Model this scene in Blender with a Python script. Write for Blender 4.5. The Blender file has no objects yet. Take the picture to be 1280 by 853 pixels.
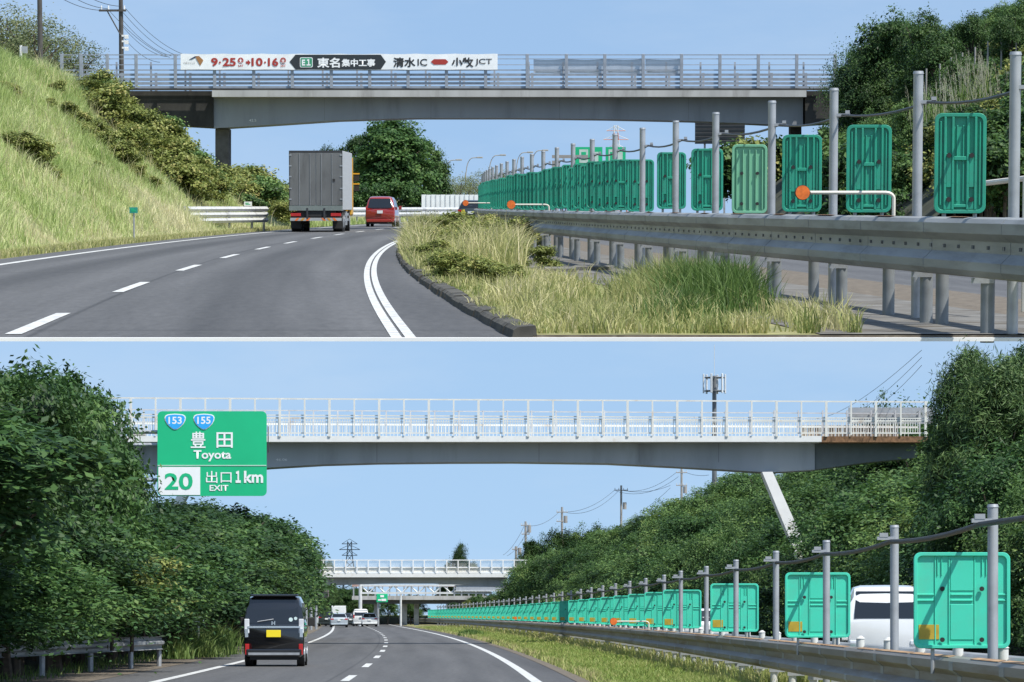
import bpy, math, random
import numpy as np
from mathutils import Matrix, Vector
R = math.radians
S = bpy.context.scene
COL = S.collection
random.seed(5)
rng = np.random.default_rng(11)

# ------------------------------------------------------------------ camera, sky, sun
F = 5000.0                       # focal length in photo pixels (1280 wide)
HL, HU = 769.0, 258.0            # horizon rows of the lower and the upper road
CL, CU = 1.25, 1.2               # eye heights over the two roads
cam = bpy.data.cameras.new('camera')
cam.sensor_width = 36.0
cam.lens = 36.0 * F / 1280.0
cam.shift_y = (HL - 426.5) / 1280.0
cam.clip_start, cam.clip_end = 0.5, 60000.0
camo = bpy.data.objects.new('camera', cam)
camo.location = (0, 0, CL)
camo.rotation_euler = (R(90), 0, 0)
COL.objects.link(camo)
S.camera = camo

SUN_VEC = Vector((0.48, -0.44, 1.0)).normalized()
elev = math.asin(SUN_VEC.z)
azim = math.atan2(SUN_VEC.x, SUN_VEC.y)
W = bpy.data.worlds.new('World')
S.world = W
W.use_nodes = True
wt = W.node_tree
sky = wt.nodes.new('ShaderNodeTexSky')
sky.sky_type = 'NISHITA'
sky.sun_disc = False
sky.sun_elevation = elev
sky.sun_rotation = azim
sky.altitude = 0.0
sky.air_density = 1.0
sky.dust_density = 1.0
sky.ozone_density = 2.5
bg = wt.nodes['Background']
bg.inputs['Strength'].default_value = 0.135
_tc = wt.nodes.new('ShaderNodeTexCoord')
_mp = wt.nodes.new('ShaderNodeMapping'); _mp.vector_type = 'POINT'
_mp.inputs['Location'].default_value = (0, 0, 0.16); _mp.inputs['Scale'].default_value = (1, 1, 0.4)
wt.links.new(_tc.outputs['Generated'], _mp.inputs[0])
wt.links.new(_mp.outputs[0], sky.inputs[0])
_cl = wt.nodes.new('ShaderNodeTexNoise'); _cl.inputs['Scale'].default_value = 2.2; _cl.inputs['Detail'].default_value = 7; _cl.inputs['Roughness'].default_value = 0.6
_m2 = wt.nodes.new('ShaderNodeMapping'); _m2.inputs['Scale'].default_value = (3, 3, 11); _m2.inputs['Location'].default_value = (.3, .2, .55)
wt.links.new(_tc.outputs['Generated'], _m2.inputs[0]); wt.links.new(_m2.outputs[0], _cl.inputs['Vector'])
_mr = wt.nodes.new('ShaderNodeMapRange'); _mr.inputs[1].default_value = .42; _mr.inputs[2].default_value = .8; _mr.inputs[4].default_value = .42
wt.links.new(_cl.outputs['Fac'], _mr.inputs[0])
_mx = wt.nodes.new('ShaderNodeMix'); _mx.data_type = 'RGBA'; _mx.inputs[7].default_value = (4.0, 4.7, 5.5, 1)
wt.links.new(_mr.outputs[0], _mx.inputs[0]); wt.links.new(sky.outputs[0], _mx.inputs[6])
wt.links.new(_mx.outputs[2], bg.inputs[0])
sl = bpy.data.lights.new('sun', 'SUN')
sl.energy = 5.0
sl.angle = R(0.5)
sl.color = (1.0, 0.95, 0.87)
so = bpy.data.objects.new('sun', sl)
so.rotation_euler = SUN_VEC.to_track_quat('Z', 'Y').to_euler()
so.location = (60, -40, 120)
COL.objects.link(so)
S.view_settings.view_transform = 'Standard'
S.view_settings.look = 'None'
S.view_settings.gamma = 1.0
S.view_settings.exposure = 0.32
S.view_settings.use_curve_mapping = False

# ------------------------------------------------------------------ the two places
# The photograph shows two roads one above the other.  Each is laid out in its own metres; the
# upper one stands on a terrace that rises behind the lower one (see the end of the script).
WORLD = 'U'
UPPER = []
TH = math.atan((HL - HU) / F)
UP_SCALE = 14.0

def PL(px, py, D):
    return Vector(((px - 640) * D / F, D, CL + (HL - py) * D / F))
def _ul(px, py):
    wx, wy, wz = (px - 640) / F, 1.0, (HL - py) / F
    return wx, wy * math.cos(TH) + wz * math.sin(TH), -wy * math.sin(TH) + wz * math.cos(TH)
def PU(px, py, D):
    x, y, z = _ul(px, py)
    t = D / y
    return Vector((x * t, D, CU + z * t))
def GU(px, py, h=0.0):
    x, y, z = _ul(px, py)
    t = (h - CU) / z
    return x * t, y * t
def P(px, py, D):
    return PU(px, py, D) if WORLD == 'U' else PL(px, py, D)

class Curve:
    """smooth lateral position as a function of distance"""
    def __init__(s, pts, deg=3):
        pts = sorted(pts)
        s.d = np.array([p[0] for p in pts]); s.x = np.array([p[1] for p in pts])
        s.lo, s.hi = s.d[0], s.d[-1]
        s.k = np.polyfit(s.d / 100, s.x, deg)
    def __call__(s, d):
        d = np.asarray(d, float)
        c = np.clip(d, s.lo, s.hi)
        y = np.polyval(s.k, c / 100)
        g = np.polyval(np.polyder(s.k), c / 100) / 100
        return y + g * (d - c)

# ------------------------------------------------------------------ objects
def link(o, parent=None):
    COL.objects.link(o)
    if parent is not None:
        o.parent = parent
    elif WORLD == 'U':
        UPPER.append(o)
    return o
def tag(o, label=None, cat=None, group=None, kind=None):
    if label: o['label'] = label
    if cat: o['category'] = cat
    if group: o['group'] = group
    if kind: o['kind'] = kind
    return o
def thing(name, label, cat, loc=(0, 0, 0), rz=0.0, group=None):
    o = bpy.data.objects.new(name, None)
    o.empty_display_size = 0.3
    o.location = loc
    o.rotation_euler = (0, 0, rz)
    return tag(link(o), label, cat, group)
def part(name, mesh, m, parent, label=None, stuff=False):
    if isinstance(mesh, MB): mesh = mesh.mesh(name)
    o = bpy.data.objects.new(name, mesh)
    if m is not None and len(mesh.materials) == 0: mesh.materials.append(m)
    link(o, parent)
    if label: o['label'] = label
    if stuff: o['kind'] = 'stuff'
    return o
def solo(name, mesh, m, label, cat, loc=(0, 0, 0), rz=0.0, group=None, kind=None):
    if isinstance(mesh, MB): mesh = mesh.mesh(name)
    o = bpy.data.objects.new(name, mesh)
    if m is not None and len(mesh.materials) == 0: mesh.materials.append(m)
    o.location = loc
    o.rotation_euler = (0, 0, rz)
    link(o)
    return tag(o, label, cat, group, kind)
def struct(name, mesh, m):
    return solo(name, mesh, m, None, None, kind='structure')
def stuff(name, mesh, m, label, cat):
    return solo(name, mesh, m, label, cat, kind='stuff')
KIDS = {}
def dup(root, loc, rz=0.0, scale=None, label=None, group=None):
    c = root.copy(); link(c)
    c.location = loc; c.rotation_euler = (0, 0, rz)
    if scale is not None: c.scale = scale if hasattr(scale, '__len__') else (scale,) * 3
    if label: c['label'] = label
    if group: c['group'] = group
    for ch in root.children:
        d = ch.copy(); link(d, c)
        for g in ch.children:
            e = g.copy(); link(e, d)
    return c
ORD = ['nearest', 'second nearest', 'third nearest', 'fourth nearest', 'fifth nearest', 'sixth nearest', 'seventh nearest', 'eighth nearest', 'ninth nearest', 'tenth nearest', 'eleventh nearest', 'twelfth nearest']

class MB:
    """collects simple solids into one mesh"""
    def __init__(s): s.v = []; s.f = []
    def add(s, vs, fs):
        b = len(s.v); s.v += [tuple(v) for v in vs]; s.f += [tuple(i + b for i in f) for f in fs]; return s
    def box(s, c, d, rz=0.0, rx=0.0, ry=0.0):
        hx, hy, hz = d[0] / 2, d[1] / 2, d[2] / 2
        M = Matrix.Translation(c) @ Matrix.Rotation(rz, 4, 'Z') @ Matrix.Rotation(ry, 4, 'Y') @ Matrix.Rotation(rx, 4, 'X')
        vs = [M @ Vector((x, y, z)) for z in (-hz, hz) for x, y in ((-hx, -hy), (hx, -hy), (hx, hy), (-hx, hy))]
        return s.add(vs, [(3, 2, 1, 0), (4, 5, 6, 7), (0, 1, 5, 4), (1, 2, 6, 5), (2, 3, 7, 6), (3, 0, 4, 7)])
    def bb(s, x0, x1, y0, y1, z0, z1):
        return s.box(((x0 + x1) / 2, (y0 + y1) / 2, (z0 + z1) / 2), (abs(x1 - x0), abs(y1 - y0), abs(z1 - z0)))
    def prism(s, poly, a0, a1, axis='y'):
        n = len(poly)
        if axis == 'y': A = [(p[0], a0, p[1]) for p in poly]; B = [(p[0], a1, p[1]) for p in poly]
        elif axis == 'x': A = [(a0, p[0], p[1]) for p in poly]; B = [(a1, p[0], p[1]) for p in poly]
        else: A = [(p[0], p[1], a0) for p in poly]; B = [(p[0], p[1], a1) for p in poly]
        fs = [tuple(range(n - 1, -1, -1)), tuple(range(n, 2 * n))]
        fs += [(i, (i + 1) % n, n + (i + 1) % n, n + i) for i in range(n)]
        return s.add(A + B, fs)
    def tube(s, pts, r, n=8, cap=True):
        pts = [Vector(p) for p in pts]
        rs = r if hasattr(r, '__len__') else [r] * len(pts)
        vs = []; fs = []
        up = None
        for i, p in enumerate(pts):
            t = (pts[min(i + 1, len(pts) - 1)] - pts[max(i - 1, 0)])
            t = t.normalized() if t.length > 1e-9 else Vector((0, 0, 1))
            a = Vector((0, 0, 1)) if abs(t.z) < 0.9 else Vector((1, 0, 0))
            u = t.cross(a).normalized(); w = u.cross(t).normalized()
            for k in range(n):
                g = 2 * math.pi * k / n
                vs.append(p + (u * math.cos(g) + w * math.sin(g)) * rs[i])
        for i in range(len(pts) - 1):
            for k in range(n):
                a, b = i * n + k, i * n + (k + 1) % n
                fs.append((a, b, b + n, a + n))
        if cap:
            fs.append(tuple(range(n)[::-1])); m = (len(pts) - 1) * n
            fs.append(tuple(range(m, m + n)))
        return s.add(vs, fs)
    def rings(s, rings, closed=True, cap=True):
        n = len(rings[0]); vs = [p for r_ in rings for p in r_]; fs = []
        for i in range(len(rings) - 1):
            for k in range(n if closed else n - 1):
                a, b = i * n + k, i * n + (k + 1) % n
                fs.append((a, b, b + n, a + n))
        if cap and closed:
            fs.append(tuple(range(n)[::-1])); m = (len(rings) - 1) * n
            fs.append(tuple(range(m, m + n)))
        return s.add(vs, fs)
    def disc(s, c, r, t, n=16, axis='y'):
        poly = [(r * math.cos(2 * math.pi * k / n), r * math.sin(2 * math.pi * k / n)) for k in range(n)]
        if axis == 'y': return s.prism([(c[0] + p[0], c[2] + p[1]) for p in poly], c[1] - t / 2, c[1] + t / 2)
        if axis == 'x': return s.prism([(c[1] + p[0], c[2] + p[1]) for p in poly], c[0] - t / 2, c[0] + t / 2, 'x')
        return s.prism([(c[0] + p[0], c[1] + p[1]) for p in poly], c[2] - t / 2, c[2] + t / 2, 'z')
    def mesh(s, name, smooth=False):
        m = bpy.data.meshes.new(name)
        m.from_pydata(s.v, [], s.f)
        m.update()
        import bmesh
        bm = bmesh.new(); bm.from_mesh(m)
        bmesh.ops.recalc_face_normals(bm, faces=bm.faces[:])
        bm.to_mesh(m); bm.free()
        if smooth:
            m.polygons.foreach_set('use_smooth', [True] * len(m.polygons))
            try: m.set_sharp_from_angle(angle=R(40))
            except Exception: pass
        return m

def bevel(mesh, w, seg=2):
    import bmesh
    bm = bmesh.new(); bm.from_mesh(mesh)
    bmesh.ops.bevel(bm, geom=bm.edges[:], offset=w, segments=seg, affect='EDGES', profile=0.5, clamp_overlap=True)
    bm.to_mesh(mesh); bm.free()
    return mesh

def rounded(x0, x1, z0, z1, r, n=5):
    pts = []
    for cx, cz, a in ((x1 - r, z1 - r, 0), (x0 + r, z1 - r, 90), (x0 + r, z0 + r, 180), (x1 - r, z0 + r, 270)):
        for k in range(n + 1):
            g = R(a + 90 * k / n); pts.append((cx + r * math.cos(g), cz + r * math.sin(g)))
    return pts

def nmesh(name, verts, nper, tint=None, uv=None):
    """n-gon soup: verts (N, nper, 3)"""
    N = len(verts)
    m = bpy.data.meshes.new(name)
    m.vertices.add(N * nper); m.loops.add(N * nper); m.polygons.add(N)
    m.vertices.foreach_set('co', np.ascontiguousarray(verts, dtype=np.float32).ravel())
    m.loops.foreach_set('vertex_index', np.arange(N * nper, dtype=np.int32))
    m.polygons.foreach_set('loop_start', np.arange(0, N * nper, nper, dtype=np.int32))
    m.polygons.foreach_set('loop_total', np.full(N, nper, dtype=np.int32))
    if tint is not None:
        a = m.attributes.new('tint', 'FLOAT', 'POINT')
        a.data.foreach_set('value', np.repeat(tint.astype(np.float32), nper) if len(tint) == N else tint.astype(np.float32))
    m.update()
    return m

def gridmesh(name, P3, uv=None):
    """P3 (a, b, 3) grid of points -> quads"""
    a, b = P3.shape[:2]
    idx = np.arange(a * b).reshape(a, b)
    q = np.stack([idx[:-1, :-1], idx[:-1, 1:], idx[1:, 1:], idx[1:, :-1]], -1).reshape(-1, 4)
    m = bpy.data.meshes.new(name)
    m.vertices.add(a * b); m.loops.add(len(q) * 4); m.polygons.add(len(q))
    m.vertices.foreach_set('co', P3.astype(np.float32).ravel())
    m.loops.foreach_set('vertex_index', q.astype(np.int32).ravel())
    m.polygons.foreach_set('loop_start', np.arange(0, len(q) * 4, 4, dtype=np.int32))
    m.polygons.foreach_set('loop_total', np.full(len(q), 4, dtype=np.int32))
    if uv is not None:
        l = m.uv_layers.new(name='UVMap')
        l.data.foreach_set('uv', uv.reshape(-1, 2)[q.ravel()].astype(np.float32).ravel())
    m.update()
    m.polygons.foreach_set('use_smooth', [True] * len(q))
    n = np.zeros(3, np.float32); n = np.array(m.polygons[0].normal)
    if n[2] < 0: m.flip_normals()
    return m

# ------------------------------------------------------------------ materials
MATS = {}
def mat(name, col, rough=0.6, metal=0.0, var=0.12, scale=3.0, bump=0.0, bscale=40.0, spec=0.5, dirt=None, dirt_amt=0.0, dscale=1.2, stretch=None, coat=0.0):
    if name in MATS: return MATS[name]
    m = bpy.data.materials.new(name); m.use_nodes = True
    nt = m.node_tree; b = nt.nodes['Principled BSDF']
    b.inputs['Roughness'].default_value = rough
    b.inputs['Metallic'].default_value = metal
    b.inputs['Specular IOR Level'].default_value = spec
    b.inputs['Coat Weight'].default_value = coat
    tc = nt.nodes.new('ShaderNodeTexCoord')
    vec = tc.outputs['Object']
    if stretch:
        mp = nt.nodes.new('ShaderNodeMapping'); mp.inputs['Scale'].default_value = stretch
        nt.links.new(vec, mp.inputs[0]); vec = mp.outputs[0]
    n = nt.nodes.new('ShaderNodeTexNoise'); n.inputs['Scale'].default_value = scale; n.inputs['Detail'].default_value = 6
    nt.links.new(vec, n.inputs['Vector'])
    r = nt.nodes.new('ShaderNodeValToRGB')
    r.color_ramp.elements[0].position = 0.3; r.color_ramp.elements[1].position = 0.7
    r.color_ramp.elements[0].color = tuple(c * (1 - var) for c in col) + (1,)
    r.color_ramp.elements[1].color = tuple(min(1, c * (1 + var)) for c in col) + (1,)
    nt.links.new(n.outputs['Fac'], r.inputs[0])
    out = r.outputs[0]
    if dirt:
        n2 = nt.nodes.new('ShaderNodeTexNoise'); n2.inputs['Scale'].default_value = dscale; n2.inputs['Detail'].default_value = 8; n2.inputs['Roughness'].default_value = 0.65
        nt.links.new(vec, n2.inputs['Vector'])
        mr = nt.nodes.new('ShaderNodeMapRange'); mr.inputs[1].default_value = 0.62 - dirt_amt * 0.3; mr.inputs[2].default_value = 0.78 - dirt_amt * 0.2
        nt.links.new(n2.outputs['Fac'], mr.inputs[0])
        mx = nt.nodes.new('ShaderNodeMix'); mx.data_type = 'RGBA'
        nt.links.new(mr.outputs[0], mx.inputs[0]); nt.links.new(out, mx.inputs[6]); mx.inputs[7].default_value = tuple(dirt) + (1,)
        out = mx.outputs[2]
    nt.links.new(out, b.inputs['Base Color'])
    if bump > 0:
        nb = nt.nodes.new('ShaderNodeTexNoise'); nb.inputs['Scale'].default_value = bscale; nb.inputs['Detail'].default_value = 4
        nt.links.new(tc.outputs['Object'], nb.inputs['Vector'])
        bp = nt.nodes.new('ShaderNodeBump'); bp.inputs['Strength'].default_value = bump; bp.inputs['Distance'].default_value = 0.02
        nt.links.new(nb.outputs['Fac'], bp.inputs['Height']); nt.links.new(bp.outputs[0], b.inputs['Normal'])
    MATS[name] = m
    return m

def tint_mat(name, cols, rough=0.55, trans=0.3, spec=0.3, obj_var=0.42):
    """foliage: colour by the per-leaf 'tint' attribute and a per-object random"""
    if name in MATS: return MATS[name]
    m = bpy.data.materials.new(name); m.use_nodes = True
    nt = m.node_tree; b = nt.nodes['Principled BSDF']
    b.inputs['Roughness'].default_value = rough; b.inputs['Specular IOR Level'].default_value = spec
    at = nt.nodes.new('ShaderNodeAttribute'); at.attribute_name = 'tint'
    oi = nt.nodes.new('ShaderNodeObjectInfo')
    ma = nt.nodes.new('ShaderNodeMath'); ma.operation = 'MULTIPLY_ADD'
    nt.links.new(oi.outputs['Random'], ma.inputs[0]); ma.inputs[1].default_value = obj_var; ma.inputs[2].default_value = -obj_var / 2
    ad = nt.nodes.new('ShaderNodeMath'); ad.operation = 'ADD'
    nt.links.new(at.outputs['Fac'], ad.inputs[0]); nt.links.new(ma.outputs[0], ad.inputs[1])
    r = nt.nodes.new('ShaderNodeValToRGB')
    els = r.color_ramp.elements
    while len(els) < len(cols): els.new(0.5)
    for i, c in enumerate(cols):
        els[i].position = i / (len(cols) - 1); els[i].color = tuple(c) + (1,)
    nt.links.new(ad.outputs[0], r.inputs[0])
    nt.links.new(r.outputs[0], b.inputs['Base Color'])
    tr = nt.nodes.new('ShaderNodeBsdfTranslucent'); nt.links.new(r.outputs[0], tr.inputs[0])
    mx = nt.nodes.new('ShaderNodeMixShader'); mx.inputs[0].default_value = trans
    nt.links.new(b.outputs[0], mx.inputs[1]); nt.links.new(tr.outputs[0], mx.inputs[2])
    nt.links.new(mx.outputs[0], nt.nodes['Material Output'].inputs[0])
    MATS[name] = m
    return m

def asphalt(name, base, tracks, specks=0.9):
    """tracks: list of (offset, half width, darkening) across the road, read from UV.x"""
    m = bpy.data.materials.new(name); m.use_nodes = True
    nt = m.node_tree; b = nt.nodes['Principled BSDF']; b.inputs['Roughness'].default_value = 0.75
    b.inputs['Specular IOR Level'].default_value = 0.35
    tc = nt.nodes.new('ShaderNodeTexCoord'); uv = tc.outputs['UV']
    sep = nt.nodes.new('ShaderNodeSeparateXYZ'); nt.links.new(uv, sep.inputs[0])
    def math_(op, a, c, d=None):
        n = nt.nodes.new('ShaderNodeMath'); n.operation = op
        for i, q in enumerate((a, c, d)):
            if q is None: continue
            if isinstance(q, (int, float)): n.inputs[i].default_value = q
            else: nt.links.new(q, n.inputs[i])
        return n.outputs[0]
    n1 = nt.nodes.new('ShaderNodeTexNoise'); n1.inputs['Scale'].default_value = 16; n1.inputs['Detail'].default_value = 6; n1.inputs['Roughness'].default_value = .75; nt.links.new(tc.outputs['Object'], n1.inputs['Vector'])
    mp = nt.nodes.new('ShaderNodeMapping'); mp.inputs['Scale'].default_value = (1.6, 0.035, 1); nt.links.new(uv, mp.inputs[0])
    n2 = nt.nodes.new('ShaderNodeTexNoise'); n2.inputs['Scale'].default_value = 1.0; n2.inputs['Detail'].default_value = 5; nt.links.new(mp.outputs[0], n2.inputs['Vector'])
    mp3 = nt.nodes.new('ShaderNodeMapping'); mp3.inputs['Scale'].default_value = (9, 1.2, 1); nt.links.new(uv, mp3.inputs[0])
    n3 = nt.nodes.new('ShaderNodeTexNoise'); n3.inputs['Scale'].default_value = 1.0; n3.inputs['Detail'].default_value = 8; n3.inputs['Roughness'].default_value = 0.7; nt.links.new(mp3.outputs[0], n3.inputs['Vector'])
    f = math_('MULTIPLY_ADD', n1.outputs['Fac'], specks, 1 - specks / 2)
    f = math_('MULTIPLY', f, math_('MULTIPLY_ADD', n2.outputs['Fac'], 0.9, 0.55))
    f = math_('MULTIPLY', f, math_('MULTIPLY_ADD', n3.outputs['Fac'], 1.0, 0.5))
    for off, hw, amt in tracks:
        d = math_('ABSOLUTE', math_('SUBTRACT', sep.outputs[0], off), 0)
        g = math_('SUBTRACT', 1.0, math_('DIVIDE', d, hw)); g = math_('MAXIMUM', g, 0.0)
        g = math_('SMOOTH_MIN', g, 0.8, 0.4)
        f = math_('MULTIPLY', f, math_('MULTIPLY_ADD', g, -amt, 1.0))
    # transverse joints every 34 m
    j = math_('MODULO', math_('ADD', sep.outputs[1], 7.0), 34.0)
    j = math_('LESS_THAN', math_('ABSOLUTE', math_('SUBTRACT', j, 12.0), 0), 0.12)
    f = math_('MULTIPLY', f, math_('MULTIPLY_ADD', j, -0.3, 1.0))
    mx = nt.nodes.new('ShaderNodeMix'); mx.data_type = 'RGBA'; mx.blend_type = 'MULTIPLY'; mx.inputs[0].default_value = 1
    mx.inputs[6].default_value = tuple(base) + (1,)
    cr = nt.nodes.new('ShaderNodeCombineColor'); [nt.links.new(f, cr.inputs[i]) for i in range(3)]
    nt.links.new(cr.outputs[0], mx.inputs[7]); nt.links.new(mx.outputs[2], b.inputs['Base Color'])
    bp = nt.nodes.new('ShaderNodeBump'); bp.inputs['Strength'].default_value = 0.35; bp.inputs['Distance'].default_value = 0.02
    nt.links.new(n1.outputs['Fac'], bp.inputs['Height']); nt.links.new(bp.outputs[0], b.inputs['Normal'])
    return m

def glass_mat(name, col=(0.01, 0.012, 0.014)):
    return mat(name, col, 0.06, 0.0, 0.05, 1, spec=0.8)

ASPH_U = asphalt('asphalt_upper', (0.094, 0.095, 0.096), [(-1.95, 0.8, 0.45), (1.85, 1.15, 0.4), (-3.4, 0.5, 0.12), (.35, .5, .12), (4.1, 0.6, 0.3), (.26, .05, .45)])
ASPH_L = asphalt('asphalt_lower', (0.088, 0.088, 0.088), [(-2.6, 0.5, 0.14), (-.95, .5, .14), (1.0, .5, .14), (2.7, .5, .14), (4.3, .5, .25), (-.3, .05, .4)])
PAINT = mat('road_paint', (0.58, 0.59, 0.57), 0.6, var=0.14, scale=4, dirt=(0.3, 0.3, 0.3), dirt_amt=0.55, dscale=5.0, bump=0.1)
CONC = mat('concrete', (0.33, 0.33, 0.31), 0.85, var=0.2, scale=1.5, dirt=(0.12, 0.115, 0.1), dirt_amt=0.25, dscale=0.8, bump=0.25)
CONC_W = mat('concrete_white', (0.8, 0.8, 0.79), 0.8, var=0.03)
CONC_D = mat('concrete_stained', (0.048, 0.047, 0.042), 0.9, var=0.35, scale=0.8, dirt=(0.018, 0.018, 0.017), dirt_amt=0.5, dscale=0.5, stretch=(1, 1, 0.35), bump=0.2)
MEDIAN = mat('median_paving', (0.155, 0.152, 0.142), 0.9, var=0.25, scale=2, dirt=(0.075, 0.063, 0.045), dirt_amt=0.6, dscale=1.1, bump=0.4)
KERB = mat('kerb_dirty', (0.07, 0.066, 0.055), 0.9, var=0.3, scale=3, dirt=(0.03, 0.03, 0.025), dirt_amt=0.6, dscale=2, bump=0.4)
SOIL = mat('soil_gravel', (0.12, 0.1, 0.075), 0.95, var=0.35, scale=6, dirt=(0.2, 0.18, 0.14), dirt_amt=0.3, dscale=9, bump=0.6, bscale=25)
TURF_SOIL = mat('turf_soil', (0.24, 0.23, 0.1), 0.95, var=0.4, scale=1.2, dirt=(0.14, 0.16, 0.06), dirt_amt=0.5, dscale=0.5, bump=0.5)
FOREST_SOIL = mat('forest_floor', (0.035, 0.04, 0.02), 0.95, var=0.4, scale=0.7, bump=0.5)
GALV = mat('galvanised', (0.36, 0.38, 0.4), 0.5, 0.35, var=0.14, scale=5, dirt=(0.24, 0.25, 0.25), dirt_amt=0.2, dscale=3)
GALV_R = mat('rail_steel', (0.27, 0.285, 0.29), 0.6, 0.25, var=0.2, scale=2.0, dirt=(0.16, 0.17, 0.17), dirt_amt=0.35, dscale=1.5, stretch=(1, 0.25, 3))
GALV_RL = mat('rail_steel_rusty', (0.22, 0.21, 0.19), 0.6, 0.25, var=0.2, scale=2.0, dirt=(0.13, 0.085, 0.04), dirt_amt=0.3, dscale=1.1, stretch=(1, 0.12, 3))
RUST = mat('rust', (0.2, 0.11, 0.055), 0.9, var=0.4, scale=6, dirt=(0.08, 0.045, 0.02), dirt_amt=0.4, dscale=4)
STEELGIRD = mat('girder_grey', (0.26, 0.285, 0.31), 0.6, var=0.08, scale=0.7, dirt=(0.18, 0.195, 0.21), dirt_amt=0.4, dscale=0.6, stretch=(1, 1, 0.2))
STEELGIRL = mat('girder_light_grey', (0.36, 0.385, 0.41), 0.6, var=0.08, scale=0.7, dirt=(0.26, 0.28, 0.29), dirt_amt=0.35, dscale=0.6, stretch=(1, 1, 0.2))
RAILBLUE = mat('railing_steel', (0.3, 0.33, 0.37), 0.5, 0.3, var=0.12, scale=3)
FASCIA = mat('fascia_concrete', (0.42, 0.42, 0.4), 0.85, var=0.15, scale=0.9, dirt=(0.22, 0.21, 0.19), dirt_amt=0.35, dscale=0.7, stretch=(1, 1, 0.2))
WHITE = mat('white_paint', (0.8, 0.8, 0.77), 0.5, var=0.05, scale=2, dirt=(0.55, 0.47, 0.36), dirt_amt=0.12, dscale=1.4)
WHITE_R = mat('white_paint_rusty', (0.66, 0.66, 0.61), 0.55, var=0.06, scale=2, dirt=(0.42, 0.28, 0.16), dirt_amt=0.14, dscale=1.1)
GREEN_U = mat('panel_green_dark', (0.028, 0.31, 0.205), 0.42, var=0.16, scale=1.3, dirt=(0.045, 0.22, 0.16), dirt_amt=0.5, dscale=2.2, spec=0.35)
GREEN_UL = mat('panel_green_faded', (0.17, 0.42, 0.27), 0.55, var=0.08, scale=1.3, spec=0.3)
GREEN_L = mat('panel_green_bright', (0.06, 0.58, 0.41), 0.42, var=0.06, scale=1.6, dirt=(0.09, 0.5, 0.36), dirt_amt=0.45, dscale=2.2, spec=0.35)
BLACK = mat('black_rubber', (0.018, 0.018, 0.018), 0.7, var=0.2)
DARK = mat('dark_metal', (0.035, 0.036, 0.04), 0.5, var=0.2)
ORANGE = mat('reflector_orange', (0.75, 0.17, 0.03), 0.25, var=0.25, scale=16)
CREAM = mat('cream_paint', (0.62, 0.6, 0.52), 0.5, var=0.1)
YELLOW = mat('yellow_sticker', (0.42, 0.3, 0.03), 0.5, var=0.2, scale=9)
SIGNG = mat('sign_green', (0.008, 0.46, 0.2), 0.45, var=0.06, scale=0.7)
SIGNW = mat('sign_white', (0.82, 0.84, 0.83), 0.5, var=0.02)
SIGNB = mat('sign_blue', (0.03, 0.38, 0.82), 0.45, var=0.03)
WIRE = mat('wire_black', (0.03, 0.03, 0.032), 0.6)
POLE_C = mat('pole_concrete', (0.3, 0.29, 0.27), 0.85, var=0.15)
POLE_D = mat('pole_dark', (0.075, 0.07, 0.065), 0.85, var=0.2)
GLASS = glass_mat('car_glass')
BARK = mat('bark', (0.07, 0.055, 0.04), 0.95, var=0.35, scale=6, bump=0.5)
TYRE = mat('tyre', (0.02, 0.02, 0.02), 0.8, var=0.15)
RIM = mat('wheel_rim', (0.5, 0.51, 0.52), 0.35, 0.6)
CHROME = mat('chrome', (0.75, 0.76, 0.78), 0.12, 0.95, var=0.03)
LAMP_R = mat('lamp_red', (0.42, 0.02, 0.02), 0.2, var=0.1)
LAMP_C = mat('lamp_clear', (0.62, 0.65, 0.68), 0.15, var=0.1)
PLATE_Y = mat('plate_yellow', (0.85, 0.68, 0.02), 0.5, var=0.02)
PLATE_W = mat('plate_white', (0.75, 0.77, 0.75), 0.5, var=0.02)

LEAF_M = tint_mat('leaf_mid', [(0.018, 0.048, 0.016), (0.042, 0.1, 0.028), (0.078, 0.16, 0.042), (0.135, 0.22, 0.06)])
LEAF_O = tint_mat('leaf_light', [(0.036, 0.076, 0.024), (0.085, 0.165, 0.045), (0.15, 0.25, 0.072), (0.24, 0.33, 0.1)])
LEAF_D = tint_mat('leaf_dark', [(0.016, 0.04, 0.014), (0.036, 0.08, 0.022), (0.065, 0.13, 0.032), (0.11, 0.18, 0.045)])
LEAF_Y = tint_mat('leaf_olive', [(0.08, 0.105, 0.028), (0.18, 0.225, 0.055), (0.29, 0.32, 0.09), (0.43, 0.38, 0.14)], obj_var=0.2)
LEAF_P = tint_mat('needle', [(0.02, 0.046, 0.017), (0.046, 0.094, 0.028), (0.08, 0.145, 0.04), (0.125, 0.19, 0.06)], trans=0.15)
LEAF_S = tint_mat('leaf_sparse', [(0.07, 0.1, 0.04), (0.13, 0.17, 0.07), (0.19, 0.22, 0.1), (0.26, 0.26, 0.14)])
GRASS_H = tint_mat('grass_slope', [(0.12, 0.18, 0.04), (0.3, 0.41, 0.12), (0.49, 0.56, 0.24), (0.68, 0.63, 0.4)], trans=0.35, obj_var=0.0)
GRASS_I = tint_mat('grass_island', [(0.08, 0.13, 0.03), (0.22, 0.27, 0.08), (0.44, 0.43, 0.18), (0.62, 0.56, 0.34)], trans=0.35, obj_var=0.0)
GRASS_L = tint_mat('grass_median', [(0.1, 0.17, 0.03), (0.2, 0.29, 0.06), (0.36, 0.38, 0.13), (0.5, 0.43, 0.22)], trans=0.35, obj_var=0.0)
PLUME = tint_mat('grass_plume', [(0.36, 0.34, 0.22), (0.52, 0.5, 0.36), (0.68, 0.64, 0.5)], trans=0.4)

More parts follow.
